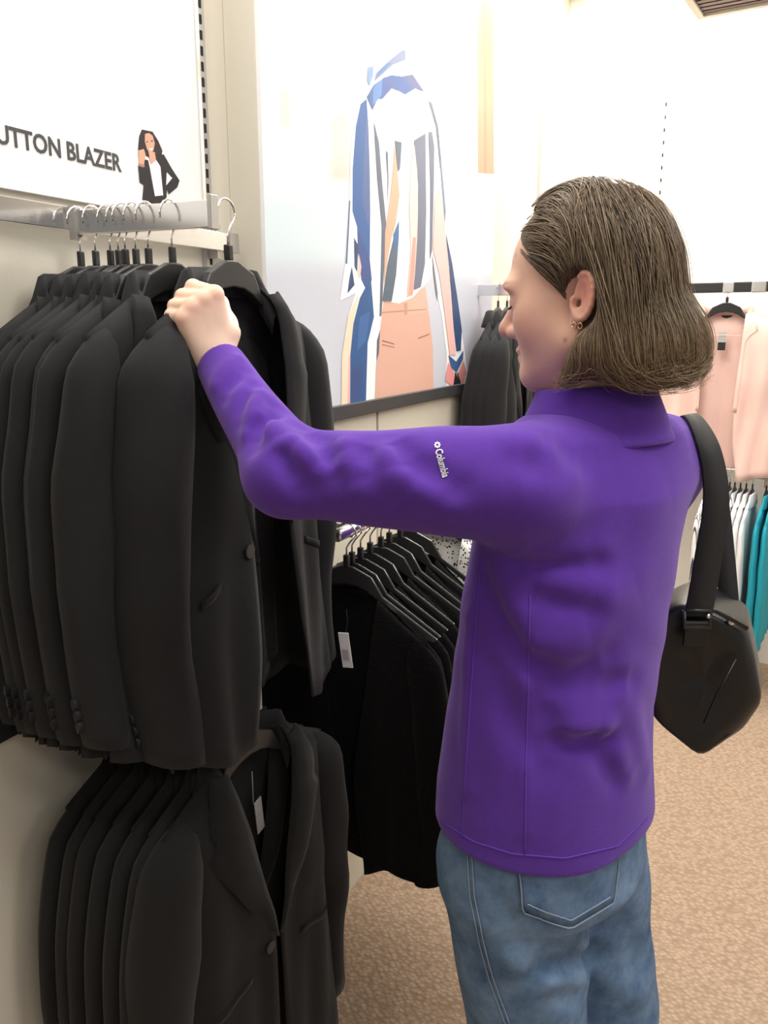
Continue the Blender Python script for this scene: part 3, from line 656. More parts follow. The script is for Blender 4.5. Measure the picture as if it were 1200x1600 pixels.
b = MB(); b.box((0, .035, -.030), .018, .001, .012); tag(b.build('label', M['label'], pk), 'black neck label')
b = MB(); b.box((-.004, -.012, -.105), .013, .001, .020); b.build('price_tag', M['papergrey'], pk)
b = MB(); b.box((-.004, -.012, -.140), .013, .0011, .016); b.build('price_tag_foot', M['label'], pk)
b = MB(); b.tube([(-.07, -.012, -.098), (0, -.014, -.096), (.07, -.012, -.098)], .0012, 5); b.build('tie_string', M['pink'], pk)
YF = math.atan2(FD.y, FD.x)
for k, (px, nm, dy) in enumerate(((1138, 'pink blouse with neck label and price tag on the black far rail', 0), (1012, 'pink blouse half hidden behind the hair on the far rail', -.30))):
    q = PF(px, 449, .28); s = (q-FW0).dot(FD); p = fp(s, .28+dy*.3, zRail+.020-HZ)
    place(inst(hang), p, YF+.05, 'black hanger of the tagged pink blouse' if k == 0 else 'black hanger of the pink blouse behind the hair', 'hangers on the far rail', xs=1.0)
    place(inst(pk), p+Z*-.002, YF+.05, nm, 'pink blouses', xs=1.12)
# navy garment and lower rail with white and teal shirts
nv = garment_proto('navy_blouse', 'blouse', M['navy'], L=.62, lapel=0, buttons=False, pocket=False, seed=31, shirt=True)
q = PF(1325, 449, .28); p = fp((q-FW0).dot(FD), .28, zRail+.020-HZ)
place(inst(hang), p, YF, 'black hanger of the navy patterned blouse', 'hangers on the far rail')
place(nv, p, YF, 'dark navy patterned blouse at the right edge of the far rail')
lowc = PF(1160, 740, .28); zLow = lowc.z; sL0 = (lowc-FW0).dot(FD)
t = thing('hang_rail', 'chrome lower rail on the far wall carrying white and teal shirts', 'hang bar', fp(sL0, .28, zLow)); t['worldparts'] = 1
b = MB(); b.box(fp(sL0, .28, zLow), .75, .009, .018, FD, FN, Z); bevel(b.build('tube', M['chrome'], t), .003)
for ds in (-.7, .7):
    b = MB(); b.box(fp(sL0+ds, .14, zLow), .008, .14, .012, FD, FN, Z); b.build('bracket', M['steel'], t)
def m_stripe():
    m = mat('white_cloth_with_grey_lines', (.8, .8, .8), .8); nt = m.node_tree; bb = nt.nodes['Principled BSDF']
    tc = nt.nodes.new('ShaderNodeTexCoord'); w = nt.nodes.new('ShaderNodeTexWave'); w.inputs['Scale'].default_value = 14; w.inputs['Distortion'].default_value = .6
    nt.links.new(tc.outputs['Object'], w.inputs['Vector']); cr = nt.nodes.new('ShaderNodeValToRGB'); e = cr.color_ramp.elements
    e[0].position = .04; e[0].color = (.06, .06, .07, 1); e[1].position = .10; e[1].color = (.8, .8, .8, 1)
    nt.links.new(w.outputs['Fac'], cr.inputs['Fac']); nt.links.new(cr.outputs['Color'], bb.inputs['Base Color']); return m
M['stripe'] = m_stripe()
kw = dict(L=.62, sw=.18, lapel=0, buttons=False, pocket=False, shirt=True, depth=.04, sleevew=.035, sleeved=.05, fold=.008)
shw = garment_proto('white_shirt', 'shirt', M['white'], seed=41, **kw); shs = garment_proto('striped_shirt', 'shirt', M['stripe'], seed=42, **kw); sht = garment_proto('teal_shirt', 'shirt', M['teal'], seed=43, **kw)
YN = math.atan2(FN.y, FN.x)
seq = [(1116, 's'), (1124, 's'), (1132, 's'), (1141, 's'), (1150, 's'), (1158, 's'), (1167, 'w'), (1176, 'w'), (1186, 'w'), (1208, 't'), (1222, 't')]
cnt = {'s': 0, 'w': 0, 't': 0}
for px, kd in seq:
    q = PF(px-8, 740, .28); p = fp((q-FW0).dot(FD), .28, zLow+.018-HZ)
    nm = {'s': 'white shirt with thin grey lines', 'w': 'plain white shirt', 't': 'teal shirt'}[kd]; c = cnt[kd]; cnt[kd] += 1
    place(inst(hang), p, YN, f'black hanger of the {ORD[c] or "first"} {nm} on the lower far rail', 'hangers on the lower far rail', ys=.6)
    place(inst({'s': shs, 'w': shw, 't': sht}[kd]), p+Z*-.004, YN, f'{nm}, {ORD[c] or "first"} from the left on the lower far rail', {'s': 'lined white shirts', 'w': 'plain white shirts', 't': 'teal shirts'}[kd], ys=.32)
# ================================================================ the shopper: implicit surfaces turned into meshes
def nrm(v): v = np.asarray(v, float); return v/np.linalg.norm(v)
def cap(Q, a, b, ra, rb):
    a = np.asarray(a, float); b = np.asarray(b, float); ab = b-a
    t = np.clip(((Q-a)@ab)/(ab@ab), 0, 1); d = np.linalg.norm(Q-a-t[:, None]*ab, axis=1)
    return d-(ra+(rb-ra)*t)
def ell(Q, c, r, R=None):
    q = Q-np.asarray(c, float)
    if R is not None: q = q@np.asarray(R).T
    r = np.asarray(r, float); k0 = np.linalg.norm(q/r, axis=1)+1e-9; k1 = np.linalg.norm(q/(r*r), axis=1)+1e-9
    return k0*(k0-1)/k1
def smin(a, b, k): h = np.clip(.5+.5*(b-a)/k, 0, 1); return b*(1-h)+a*h-k*h*(1-h)
def smax(a, b, k): return -smin(-a, -b, k)
def surface(f, lo, hi, h, project=1, margin=.02):
    lo = np.asarray(lo, float); hi = np.asarray(hi, float); B = 8
    nb = np.ceil((hi-lo)/(h*B)).astype(int); n = nb*B+1
    cx = [lo[i]+(np.arange(nb[i])+.5)*B*h for i in range(3)]
    G = np.stack(np.meshgrid(*cx, indexing='ij'), -1).reshape(-1, 3); cv = f(G).reshape(nb)
    V = np.full(n, 1., np.float32)
    V[:-1, :-1, :-1] = np.repeat(np.repeat(np.repeat(cv, B, 0), B, 1), B, 2)
    act = np.argwhere(np.abs(cv) < B*h*.9+margin)
    loc = np.stack(np.meshgrid(*[np.arange(B+1)]*3, indexing='ij'), -1).reshape(-1, 3)
    for i0 in range(0, len(act), 400):
        I = (act[i0:i0+400, None, :]*B+loc[None]).reshape(-1, 3)
        V[I[:, 0], I[:, 1], I[:, 2]] = f(lo+I*h)
    S = V < 0
    m = np.zeros(np.array(n)-1, int)
    for i in (0, 1):
        for j in (0, 1):
            for k in (0, 1): m += S[i:n[0]-1+i, j:n[1]-1+j, k:n[2]-1+k]
    C = np.argwhere((m > 0) & (m < 8)); idx = np.full(np.array(n)-1, -1, np.int32); idx[C[:, 0], C[:, 1], C[:, 2]] = np.arange(len(C))
    offs = np.array([(i, j, k) for i in (0, 1) for j in (0, 1) for k in (0, 1)])
    vals = np.stack([V[C[:, 0]+o[0], C[:, 1]+o[1], C[:, 2]+o[2]] for o in offs], 1).astype(float)
    acc = np.zeros((len(C), 3)); w = np.zeros(len(C))
    for a in range(8):
        for bb in range(a+1, 8):
            if np.abs(offs[a]-offs[bb]).sum() != 1: continue
            va, vb = vals[:, a], vals[:, bb]; cr = (va < 0) != (vb < 0)
            t = np.where(cr, va/np.where(cr, va-vb, 1), 0)
            acc += np.where(cr[:, None], offs[a]+t[:, None]*(offs[bb]-offs[a]), 0); w += cr
    X = lo+(C+acc/w[:, None])*h
    for _ in range(project):
        e = h*.5; g = np.stack([(f(X+np.eye(3)[i]*e)-f(X-np.eye(3)[i]*e))/(2*e) for i in range(3)], 1)
        d = f(X); st = d/np.maximum((g*g).sum(1), .3); X = X-np.clip(st, -h, h)[:, None]*g
    F = []
    for ax in range(3):
        sl0 = [slice(None)]*3; sl1 = [slice(None)]*3; sl0[ax] = slice(0, n[ax]-1); sl1[ax] = slice(1, n[ax])
        A = S[tuple(sl0)]; Bq = S[tuple(sl1)]; E = np.argwhere(A != Bq)
        o1, o2 = [(1, 2), (2, 0), (0, 1)][ax]
        E = E[(E[:, o1] > 0) & (E[:, o2] > 0) & (E[:, o1] < n[o1]-1) & (E[:, o2] < n[o2]-1)]
        flip = ~A[E[:, 0], E[:, 1], E[:, 2]]
        q = []
        for d1, d2 in ((-1, -1), (0, -1), (0, 0), (-1, 0)):
            c = E.copy(); c[:, o1] += d1; c[:, o2] += d2; q.append(idx[c[:, 0], c[:, 1], c[:, 2]])
        q = np.stack(q, 1); q[flip] = q[flip][:, ::-1]; F.append(q)
    F = np.concatenate(F); F = F[(F >= 0).all(1)]
    return X, F
def np_mesh(name, X, F, mt, cols=None):
    me = bpy.data.meshes.new(name); me.vertices.add(len(X)); me.vertices.foreach_set('co', X.astype(np.float32).ravel())
    k = F.shape[1]; me.loops.add(F.size); me.loops.foreach_set('vertex_index', F.astype(np.int32).ravel())
    me.polygons.add(len(F)); me.polygons.foreach_set('loop_start', np.arange(0, F.size, k, dtype=np.int32))
    me.update(calc_edges=True); me.validate(); me.shade_smooth()
    if cols is not None:
        ca = me.color_attributes.new('Col', 'FLOAT_COLOR', 'POINT'); ca.data.foreach_set('color', np.concatenate([cols, np.ones((len(cols), 1))], 1).astype(np.float32).ravel())
    me.materials.append(mt); return me
A3 = lambda v: np.array(v, float)
# ---- frames
ah = math.radians(31); HF = A3((-math.cos(ah), math.sin(ah), 0)); HL = A3((-math.sin(ah), -math.cos(ah), 0))
pit = math.radians(3); HFp = HF*math.cos(pit)-A3((0, 0, 1))*math.sin(pit); HU = np.cross(HFp, HL)
HO = A3((.2556, 1.03, 1.531)); HR = np.stack([HFp, HL, HU])     # rows: forward, left, up
def tl(Q): return (Q-HO)@HR.T
def tw(q): return A3(q)@HR+HO
BF = nrm((-.67, .74, 0)); BLt = A3((-BF[1], BF[0], 0)); BLt = A3((-.74, -.67, 0)); BLt = nrm(BLt)
zk = [.0, .5, .76, .81, .90, 1.0, 1.18, 1.30, 1.37, 1.42]
cxk = [.235, .235, .227, .227, .226, .2265, .247, .266, .270, .265]; cyk = [1.04, 1.04, 1.03, 1.03, 1.03, 1.03, 1.035, 1.045, 1.05, 1.045]
def torso(Q, wk, dk):
    z = Q[:, 2]; x = Q[:, 0]-np.interp(z, zk, cxk); y = Q[:, 1]-np.interp(z, zk, cyk)
    l = x*BLt[0]+y*BLt[1]; f = x*BF[0]+y*BF[1]; w = np.interp(z, zk, wk); d = np.interp(z, zk, dk)
    k0 = np.sqrt((l/w)**2+(f/d)**2)+1e-9; k1 = np.sqrt((l/w**2)**2+(f/d**2)**2)+1e-9
    return k0*(k0-1)/k1
SL_ = A3((.150, .925, 1.322)); SR_ = A3((.388, 1.130, 1.318))
EL = A3(P(452, 740, .95)); WR = A3(P(341, 566, 1.098)); NB = A3((.262, 1.045, 1.40))
ER = A3((.365, 1.225, 1.09)); WRr = A3((.275, 1.265, 1.03))
HIPL = A3((.170, .985, .80)); HIPR = A3((.285, 1.085, .80)); KL = A3((.212, .985, .47)); KR = A3((.342, 1.085, .47)); AL = A3((.235, 1.01, .08)); AR = A3((.36, 1.11, .08))
# ---- body (skin): head part
def f_head(Q):
    q = tl(Q); s = np.abs(q[:, 1]); m = np.stack([q[:, 0], s, q[:, 2]], 1)
    d = ell(q, (.011, 0, .042), (.091, .070, .080))
    d = smin(d, ell(q, (.040, 0, -.022), (.058, .055, .074)), .03)
    d = smin(d, cap(m, (.010, .050, -.048), (.070, .014, -.088), .020, .016), .03)
    d = smin(d, ell(q, (.073, 0, -.088), (.016, .020, .016)), .018)
    d = smin(d, ell(m, (.050, .040, -.020), (.030, .022, .028)), .03)
    d = smin(d, ell(m, (.090, .022, .020), (.016, .030, .011)), .02)
    d = smax(d, -ell(m, (.104, .033, .004), (.018, .020, .012)), .014)
    d = smin(d, ell(m, (.082, .032, .002), (.0135, .0165, .0125)), .006)
    d = smin(d, cap(q, (.093, 0, .010), (.114, 0, -.024), .0070, .0085), .012)
    d = smin(d, ell(q, (.112, 0, -.030), (.0120, .010, .009)), .008)
    d = smin(d, ell(m, (.099, .011, -.034), (.010, .007, .0075)), .007)
    d = smax(d, -ell(m, (.103, .006, -.042), (.005, .0035, .005)), .003)
    d = smin(d, ell(q, (.087, 0, -.056), (.0125, .021, .0062)), .006)
    d = smin(d, ell(q, (.085, 0, -.067), (.0120, .019, .0070)), .006)
    d = smax(d, -cap(m, (.099, 0, -.0615), (.078, .024, -.0615), .0016, .0008), .004)
    d = smin(d, cap(Q, tw((-.018, 0, -.04)), NB-A3((0, 0, .03)), .052, .058), .03)
    # ear
    e = m-A3((-.010, .069, .000)); ce, se = math.cos(.42), math.sin(.42)
    ex = e[:, 0]*ce-e[:, 1]*se; ey = e[:, 0]*se+e[:, 1]*ce   # opens outwards to the back
    tz = .18; e2 = np.stack([ex*math.cos(tz)+e[:, 2]*math.sin(tz), ey, -ex*math.sin(tz)+e[:, 2]*math.cos(tz)], 1)
    ear = ell(e2, (-.004, .005, .002), (.0150, .0050, .0270)); ear = smax(ear, -ell(e2, (-.001, .011, .003), (.0100, .0062, .0170)), .003)
    ang = np.linspace(-1.25, 3.9, 15); pts = [A3((-.004+.0150*math.cos(a+math.pi/2+.6)*1.0, .0075, .003+.0255*math.sin(a+math.pi/2+.6))) for a in ang]
    for a, b in zip(pts[:-1], pts[1:]): ear = smin(ear, cap(e2, a, b, .0030, .0030), .003)
    ear = smin(ear, ell(e2, (.003, .005, -.024), (.0075, .0042, .0085)), .005)
    ear = smin(ear, ell(e2, (.0105, .004, -.004), (.004, .004, .006)), .004)
    ear = smax(ear, -ell(e2, (.004, .010, -.006), (.0050, .009, .0060)), .003)
    d = smin(d, ear, .004)
    return d
# ---- hand
hand_shift = A3((0, -.010, 0))
hs = lambda x: 600+(x-600)*.992-2
MC = [A3(P(hs(x), y, Y))+hand_shift for x, y, Y in ((338, 460, 1.100), (320, 468, 1.092), (303, 480, 1.086), (289, 497, 1.082))]
PI = [A3(P(hs(x)-3, y, Y))+hand_shift for x, y, Y in ((307, 449, 1.126), (291, 464, 1.122), (279, 479, 1.115), (273, 493, 1.107))]
vx = nrm(MC[0]-MC[3])
DI = [p+A3((.010, .020, -.016)) for p in PI]; TI = [d+A3((.019, .004, -.008)) for d in DI]
W2 = A3(P(334, 548, 1.106))+hand_shift*.6
def f_hand(Q):
    d = cap(Q, WR, W2, .0255, .0245)
    rr = [.0106, .0108, .0102, .0090]
    for i in range(4):
        base = W2+vx*(.017-.0115*i)
        d = smin(d, cap(Q, base, MC[i], .0165, .0112), .013)
    for i in range(4):
        g = cap(Q, MC[i], PI[i], rr[i], rr[i]*.92); g = smin(g, cap(Q, PI[i], DI[i], rr[i]*.92, rr[i]*.84), .004); g = smin(g, cap(Q, DI[i], TI[i], rr[i]*.84, rr[i]*.76), .004)
        d = smin(d, g, .0045)
    tb = W2+vx*.020+A3((.004, .004, .012)); t1 = A3(P(hs(357), 506, 1.135))+hand_shift; t2 = A3(P(hs(346), 474, 1.150))+hand_shift; t3 = A3(P(hs(328), 462, 1.166))+hand_shift
    th = smin(cap(Q, tb, t1, .017, .0125), cap(Q, t1, t2, .0122, .0105), .01); th = smin(th, cap(Q, t2, t3, .0105, .0085), .004)
    return smin(d, th, .010)
# ---- covered parts of the body
bw = [.1]*2+[.150, .150, .142, .128, .140, .140, .10, .055]; bd = [.08]*2+[.108, .108, .10, .092, .098, .092, .07, .05]
def f_trunk(Q):
    d = smax(torso(Q, bw, bd), np.maximum(Q[:, 2]-1.40, .74-Q[:, 2]), .03)
    d = smin(d, cap(Q, SL_, SR_, .042, .042), .03); d = smin(d, cap(Q, NB-A3((0, 0, .06)), tw((-.018, 0, -.06)), .055, .05), .02)
    for a, b, r0, r1 in ((SL_, EL, .043, .033), (EL, WR, .033, .0235), (SR_, ER, .043, .034), (ER, WRr, .034, .024), (WRr, WRr+A3((-.02, .05, -.05)), .026, .02)): d = smin(d, cap(Q, a, b, r0, r1), .02)
    for hh, kk, an in ((HIPL, KL, AL), (HIPR, KR, AR)):
        d = smin(d, cap(Q, hh, kk, .080, .050), .03); d = smin(d, cap(Q, kk, an, .050, .036), .02)
        d = smin(d, cap(Q, an-A3((0, 0, .03)), an+BF*.13-A3((0, 0, .045)), .035, .028), .02)
    return d
def skin_cols(X, kind):
    base = A3(lin(228, 184, 160)); c = np.tile(base, (len(X), 1))
    def blend(col, w):
        nonlocal c; c = c*(1-w[:, None])+A3(lin(*col))*w[:, None]
    q = tl(X); m = np.stack([q[:, 0], np.abs(q[:, 1]), q[:, 2]], 1)
    G = lambda c0, r: np.exp(-(((m-A3(c0))/A3(r))**2).sum(1))
    if kind == 'head':
        blend((226, 158, 140), .75*G((.112, 0, -.030), (.012, .014, .012)))
        blend((224, 160, 140), .5*G((.062, .05, -.02), (.022, .03, .02)))
        blend((226, 140, 120), .75*G((-.012, .085, .006), (.016, .02, .028)))
        blend((178, 108, 100), .9*np.clip(G((.098, 0, -.056), (.008, .02, .004))+G((.096, 0, -.067), (.008, .018, .0045)), 0, 1))
        blend((120, 70, 60), .6*G((.101, 0, -.0615), (.008, .02, .0012)))
        blend((110, 88, 74), .85*np.clip(G((.104, .020, .0235), (.010, .014, .0032))+G((.094, .042, .025), (.012, .014, .0030)), 0, 1))
        blend((184, 130, 118), .5*G((.094, .032, .004), (.010, .018, .009)))
        blend((60, 40, 36), .9*G((.098, .032, -.0035), (.008, .015, .0016)))
        blend((60, 25, 20), .85*G((.004, .083, -.006), (.004, .006, .004)))
        blend((138, 92, 74), .9*G((.012, .065, -.046), (.0028, .02, .0028)))
        blend((158, 118, 98), .6*G((.085, .045, .058), (.0025, .02, .0025)))
    else:
        blend((250, 222, 198), np.full(len(X), .75))
        for k in range(4): blend((226, 150, 130), .45*np.exp(-(np.linalg.norm(X-MC[k], axis=1)/.014)**2))
        for k in range(4): blend((232, 160, 142), .35*np.exp(-(np.linalg.norm(X-PI[k], axis=1)/.011)**2))
    return c
base = Vector((.29, 1.05, 0))
person = thing('person', 'shopper seen from behind in purple fleece and blue jeans reaching for a blazer', 'person', base)
M['skin'] = vcol_mat('skin', .5, .35, sss=.12, bump=('noise', 500, .06, .001))
Xh, Fh = surface(f_head, HO-.20, HO+A3((.17, .17, .16)), .0026); Xh_keep = Xh[:, 2] > 1.352
Xn, Fn = surface(f_hand, A3((-.36, 1.02, 1.36)), A3((-.12, 1.25, 1.64)), .0022)
Xt, Ft = surface(f_trunk, A3((-.32, .80, 0)), A3((.52, 1.42, 1.46)), .011, project=0)
cols = np.concatenate([skin_cols(Xh, 'head'), skin_cols(Xn, 'hand'), np.tile(A3(lin(232, 190, 166)), (len(Xt), 1))])
Xb = np.concatenate([Xh, Xn, Xt]); Fb = np.concatenate([Fh, Fn+len(Xh), Ft+len(Xh)+len(Xn)])
body = bpy.data.objects.new('body', np_mesh('body', Xb-A3(base), Fb, M['skin'], cols)); link(body, person)
# lashes
b = MB(); pts = [tw(q) for q in ((.0945, .018, -.003), (.0965, .026, -.0045), (.0945, .034, -.005), (.089, .042, -.004), (.083, .047, -.002))]
b.tube([Vector(p)+Vector(HF)*.003 for p in pts], .0011, 5); b.build('eyelash', M['slot'], person, smooth=True, origin=base)
for dz, dx in ((-.029, .001), (-.030, -.006)):
    c = tw((-.004+dx, .0835, dz)); b = MB(); pts = [Vector(c)+Vector(HF)*(.0026*math.cos(a))+Vector((0, 0, 1))*(.0032*math.sin(a)-.001)+Vector(HL)*.001 for a in np.linspace(0, 6.0, 14)]
    b.tube(pts, .0006, 6); b.build('earring', M['gold'], person, smooth=True, origin=base)
# ---- fleece
RIDGES = [  # pixel ends, amplitude (m), width (m), on the side facing the camera
 ((815, 882), (930, 878), -.006, .011), ((812, 868), (935, 862), .004, .012), ((820, 905), (940, 925), .006, .013), ((835, 925), (920, 948), -.005, .011),
 ((757, 905), (808, 1010), -.006, .012), ((808, 1010), (876, 1070), -.007, .012), ((876, 1070), (948, 1030), -.005, .013), ((780, 900), (835, 1000), .005, .014), ((840, 1010), (930, 985), .004, .016),
 ((840, 1095), (868, 1152), -.006, .011), ((872, 1160), (948, 1156), -.008, .010), ((872, 1142), (940, 1138), .006, .012), ((930, 1070), (985, 1066), -.005, .012), ((930, 1160), (962, 1222), -.005, .011), ((945, 1150), (978, 1210), .004, .012), ((975, 1085), (1010, 1200), .004, .014),
 ((755, 1010), (800, 1120), -.004, .014), ((800, 1120), (850, 1200), -.004, .014), ((735, 960), (730, 1230), .003, .008), ((820, 960), (822, 1300), .002, .007),
 ((800, 715), (870, 730), -.005, .015), ((860, 690), (910, 720), -.004, .014), ((810, 690), (860, 700), .003, .014), ((960, 800), (1050, 760), .002, .03), ((1000, 900), (900, 960), .003, .02),
 # sleeve
 ((612, 685), (640, 720), -.006, .010), ((640, 720), (710, 765), -.006, .011), ((605, 690), (620, 735), .005, .012), ((640, 745), (700, 785), .005, .014),
 ((530, 700), (560, 760), .006, .012), ((505, 690), (525, 740), -.006, .010), ((478, 668), (505, 690), -.006, .010), ((455, 690), (500, 730), .005, .010), ((430, 690), (470, 760), -.005, .010), ((580, 690), (560, 740), -.004, .012),
 ((412, 648), (432, 690), .005, .008), ((440, 640), (400, 680), -.004, .008), ((395, 600), (372, 660), -.0035, .007), ((405, 612), (384, 676), .0035, .007), ((382, 580), (350, 622), -.003, .007), ((372, 560), (336, 600), .003, .007), ((424, 630), (395, 700), -.0045, .008)]
fw = [.1]*2+[  .176, .175, .170, .160, .160, .163, .14, .08]; fd = [.08]*2+[.140, .139, .132, .122, .120, .113, .094, .07]
def f_fleece0(Q):
    d = smax(torso(Q, fw, fd), np.maximum(Q[:, 2]-1.395, -1.), .035)
    d = smin(d, cap(Q, SL_+A3((.02, .02, 0)), SR_, .060, .056), .04)
    arm = cap(Q, SL_, EL, .069, .049); arm = smin(arm, cap(Q, EL, WR, .049, .0315), .025)
    d = smin(d, arm, .035)
    d = smin(d, smin(cap(Q, SR_, ER, .056, .044), cap(Q, ER, WRr, .044, .034), .02), .03)
    return d
def march(f, px, py):
    a, b_ = ray(px, py); d = nrm((a, 1, b_)); t = .6
    for _ in range(60): t += float(f((A3((0, 0, CAM_H))+d*t)[None])[0])*.8
    return A3((0, 0, CAM_H))+d*t
RP = [(march(f_fleece0, *a), march(f_fleece0, *c), amp*2.2, w*1.55) for a, c, amp, w in RIDGES]
def f_fleece(Q):
    d = f_fleece0(Q)
    for a, c, amp, w in RP: 
        ab = c-a; t = np.clip(((Q-a)@ab)/(ab@ab), 0, 1); r = np.linalg.norm(Q-a-t[:, None]*ab, axis=1)
        d = d-amp*np.exp(-(r/w)**2)*(.35+.65*np.sin(math.pi*np.clip(t, .12, .88)))
    d = d-.0016*np.sin(Q[:, 0]*38+Q[:, 2]*21+2*np.sin(Q[:, 2]*17))*np.sin(Q[:, 1]*27+Q[:, 2]*30)
    # open ends: hem, cuff; hollow inside
    hem = .846+.006*np.sin(Q[:, 0]*20)
    cut = np.maximum(hem-Q[:, 2], -1); isarm = cap(Q, EL, WR, .08, .08)
    wd = nrm(WR-EL); cuff = (Q-(WR-wd*.004))@wd
    inner = d+.007
    shell = smax(d, -inner, .002)
    torsoend = Q[:, 2] < 1.0
    d = np.where(torsoend, smax(smax(d, cut, .004), -smax(d+.009, Q[:, 2]-.885, .002), .002), d)
    near = np.linalg.norm(Q-WR, axis=1) < .07
    d = np.where(near, smax(d, cuff, .004), d)
    return d
def f_collar(Q):
    c0 = A3((.266, 1.040)); z = Q[:, 2]-1.352-.10*((Q[:, :2]-c0)@(-BF[:2]))*.9
    x = Q[:, 0]-c0[0]; y = Q[:, 1]-c0[1]
    l = x*BLt[0]+y*BLt[1]; f = x*BF[0]+y*BF[1]; R = np.interp(z, [0, .03, .075], [.100, .090, .070])
    r = np.sqrt((l/1.0)**2+(f/.92)**2)
    d = np.abs(r-R)-.006-.0025*np.exp(-((z-.006)/.008)**2)
    return smax(d, np.maximum(z-.075, .002-z), .004)
M['fleece'] = mat('purple_fleece', lin(88, 52, 152), .95, bump=('noise', 800, .45, .0012), var=(60, .10), spec=.1, sheen=.30, sheencol=(.75, .6, 1))
M['fleecedark'] = M['fleece']
Xf, Ff = surface(f_fleece, A3((-.29, .78, .78)), A3((.50, 1.36, 1.53)), .0042)
fl = bpy.data.objects.new('fleece_jacket', np_mesh('fleece_jacket', Xf-A3(base), Ff, M['fleece'])); link(fl, person)
tag(fl, 'purple fleece jacket with white sleeve embroidery')
Xc, Fc = surface(f_collar, A3((.12, .90, 1.32)), A3((.40, 1.18, 1.48)), .003)
co = bpy.data.objects.new('collar', np_mesh('collar', Xc-A3(base), Fc, M['fleece'])); link(co, fl)
bvF = BVHTree.FromPolygons([tuple(v) for v in Xf], [tuple(f) for f in Ff])
CAM = Vector((0, 0, CAM_H))
def hit(bv, px, py, lift=.001):
    a, b_ = ray(px, py); d = Vector((a, 1, b_)).normalized(); h = bv.ray_cast(CAM, d)
    if h[0] is None: return None
    n = h[1] if h[1].dot(d) < 0 else -h[1]
    return h[0]+n*lift
# white embroidery down the sleeve
me = text_obj('Columbia', 1.0, 'embroidery', M['paper'], None, .018)
xs = [v.co.x for v in me.vertices]; x0, x1 = min(xs), max(xs); zz = [v.co.z for v in me.vertices]; zm = max(zz)
bm = bmesh.new(); bm.from_mesh(me)
T0 = Vector((680, 704)); T1 = Vector((692, 747)); tdir = (T1-T0); up2 = Vector((tdir.y, -tdir.x)).normalized()
for v in bm.verts:
    f = (v.co.x-x0)/(x1-x0); s2 = T0+tdir*f+up2*(v.co.y*16.5)
    p = hit(bvF, s2.x, s2.y, .0012 if v.co.z > 0 else .0002)
    v.co = (p if p else Vector(P(s2.x, s2.y, .9)))-base
bm.to_mesh(me); bm.free(); link(bpy.data.objects.new('embroidery', me), fl)
b = MB()
for k in range(8):
    a = k*math.pi/4; c = Vector((683.5, 696)); r1, r2, w2 = 1.3, 5.6, 1.5
    dv = Vector((math.cos(a), math.sin(a))); nv2 = Vector((-dv.y, dv.x))
    q = [hit(bvF, *(c+dv*r1), .0012), hit(bvF, *(c+dv*(r1+r2)/2+nv2*w2), .0012), hit(bvF, *(c+dv*r2), .0012), hit(bvF, *(c+dv*(r1+r2)/2-nv2*w2), .0012)]
    if None not in q: b.add(q, [(0, 1, 2, 3)])
if b.v: b.build('emblem', M['paper'], fl, origin=base)
M['seam'] = mat('purple_seam', lin(104, 66, 170), .9, spec=.1)
def fl_seam(pl, n=50):
    out = []
    for i in range(n):
        f = i/(n-1)*(len(pl)-1); k = min(int(f), len(pl)-2); u = f-k; h_ = hit(bvF, lerp(pl[k][0], pl[k+1][0], u), lerp(pl[k][1], pl[k+1][1], u), .0002)
        if h_: out.append(h_)
    b = MB(); b.tube(out, .0011, 5); b.build('seam', M['seam'], fl, smooth=True, origin=base)
fl_seam([(752, 880), (745, 960), (736, 1080), (728, 1200), (722, 1310)]); fl_seam([(828, 930), (826, 1050), (822, 1180), (820, 1335)])
fl_seam([(690, 1284), (740, 1315), (800, 1334), (883, 1341), (965, 1322), (1012, 1276)], 70)
# ---- jeans
jw = [.1, .12, .166, .160, .145, .14, .15, .15, .1, .1]; jd = [.08, .1, .127, .120, .108, .10, .11, .11, .1, .1]
JR = [((842, 1440), (905, 1500), -.006, .014), ((850, 1510), (935, 1490), -.007, .012), ((870, 1470), (930, 1470), .004, .012), ((780, 1400), (830, 1490), -.004, .014), ((830, 1530), (900, 1560), -.006, .014), ((800, 1500), (850, 1540), .005, .016), ((860, 1535), (930, 1520), .005, .014), ((960, 1450), (1000, 1500), -.006, .02), ((960, 1540), (1000, 1560), .005, .016)]
def f_jeans0(Q):
    d = smax(torso(Q, jw, jd), np.maximum(Q[:, 2]-.90, .73-Q[:, 2]), .03)
    for hh, kk, an in ((HIPL, KL, AL), (HIPR, KR, AR)):
        lg = cap(Q, hh, kk, .098, .082); lg = smin(lg, cap(Q, kk, an, .082, .080), .02); d = smin(d, lg, .012)
    return d
JP = [(march(f_jeans0, *a), march(f_jeans0, *c), am*1.5, w*1.3) for a, c, am, w in JR]
def f_jeans(Q):
    d = f_jeans0(Q)
    for a, c, amp, w in JP:
        ab = c-a; t = np.clip(((Q-a)@ab)/(ab@ab), 0, 1); r = np.linalg.norm(Q-a-t[:, None]*ab, axis=1); d = d-amp*np.exp(-(r/w)**2)
    d = d-.002*np.sin(Q[:, 2]*45+Q[:, 0]*20)*np.sin(Q[:, 0]*35+Q[:, 2]*10)
    return smax(d, .06-Q[:, 2], .004)
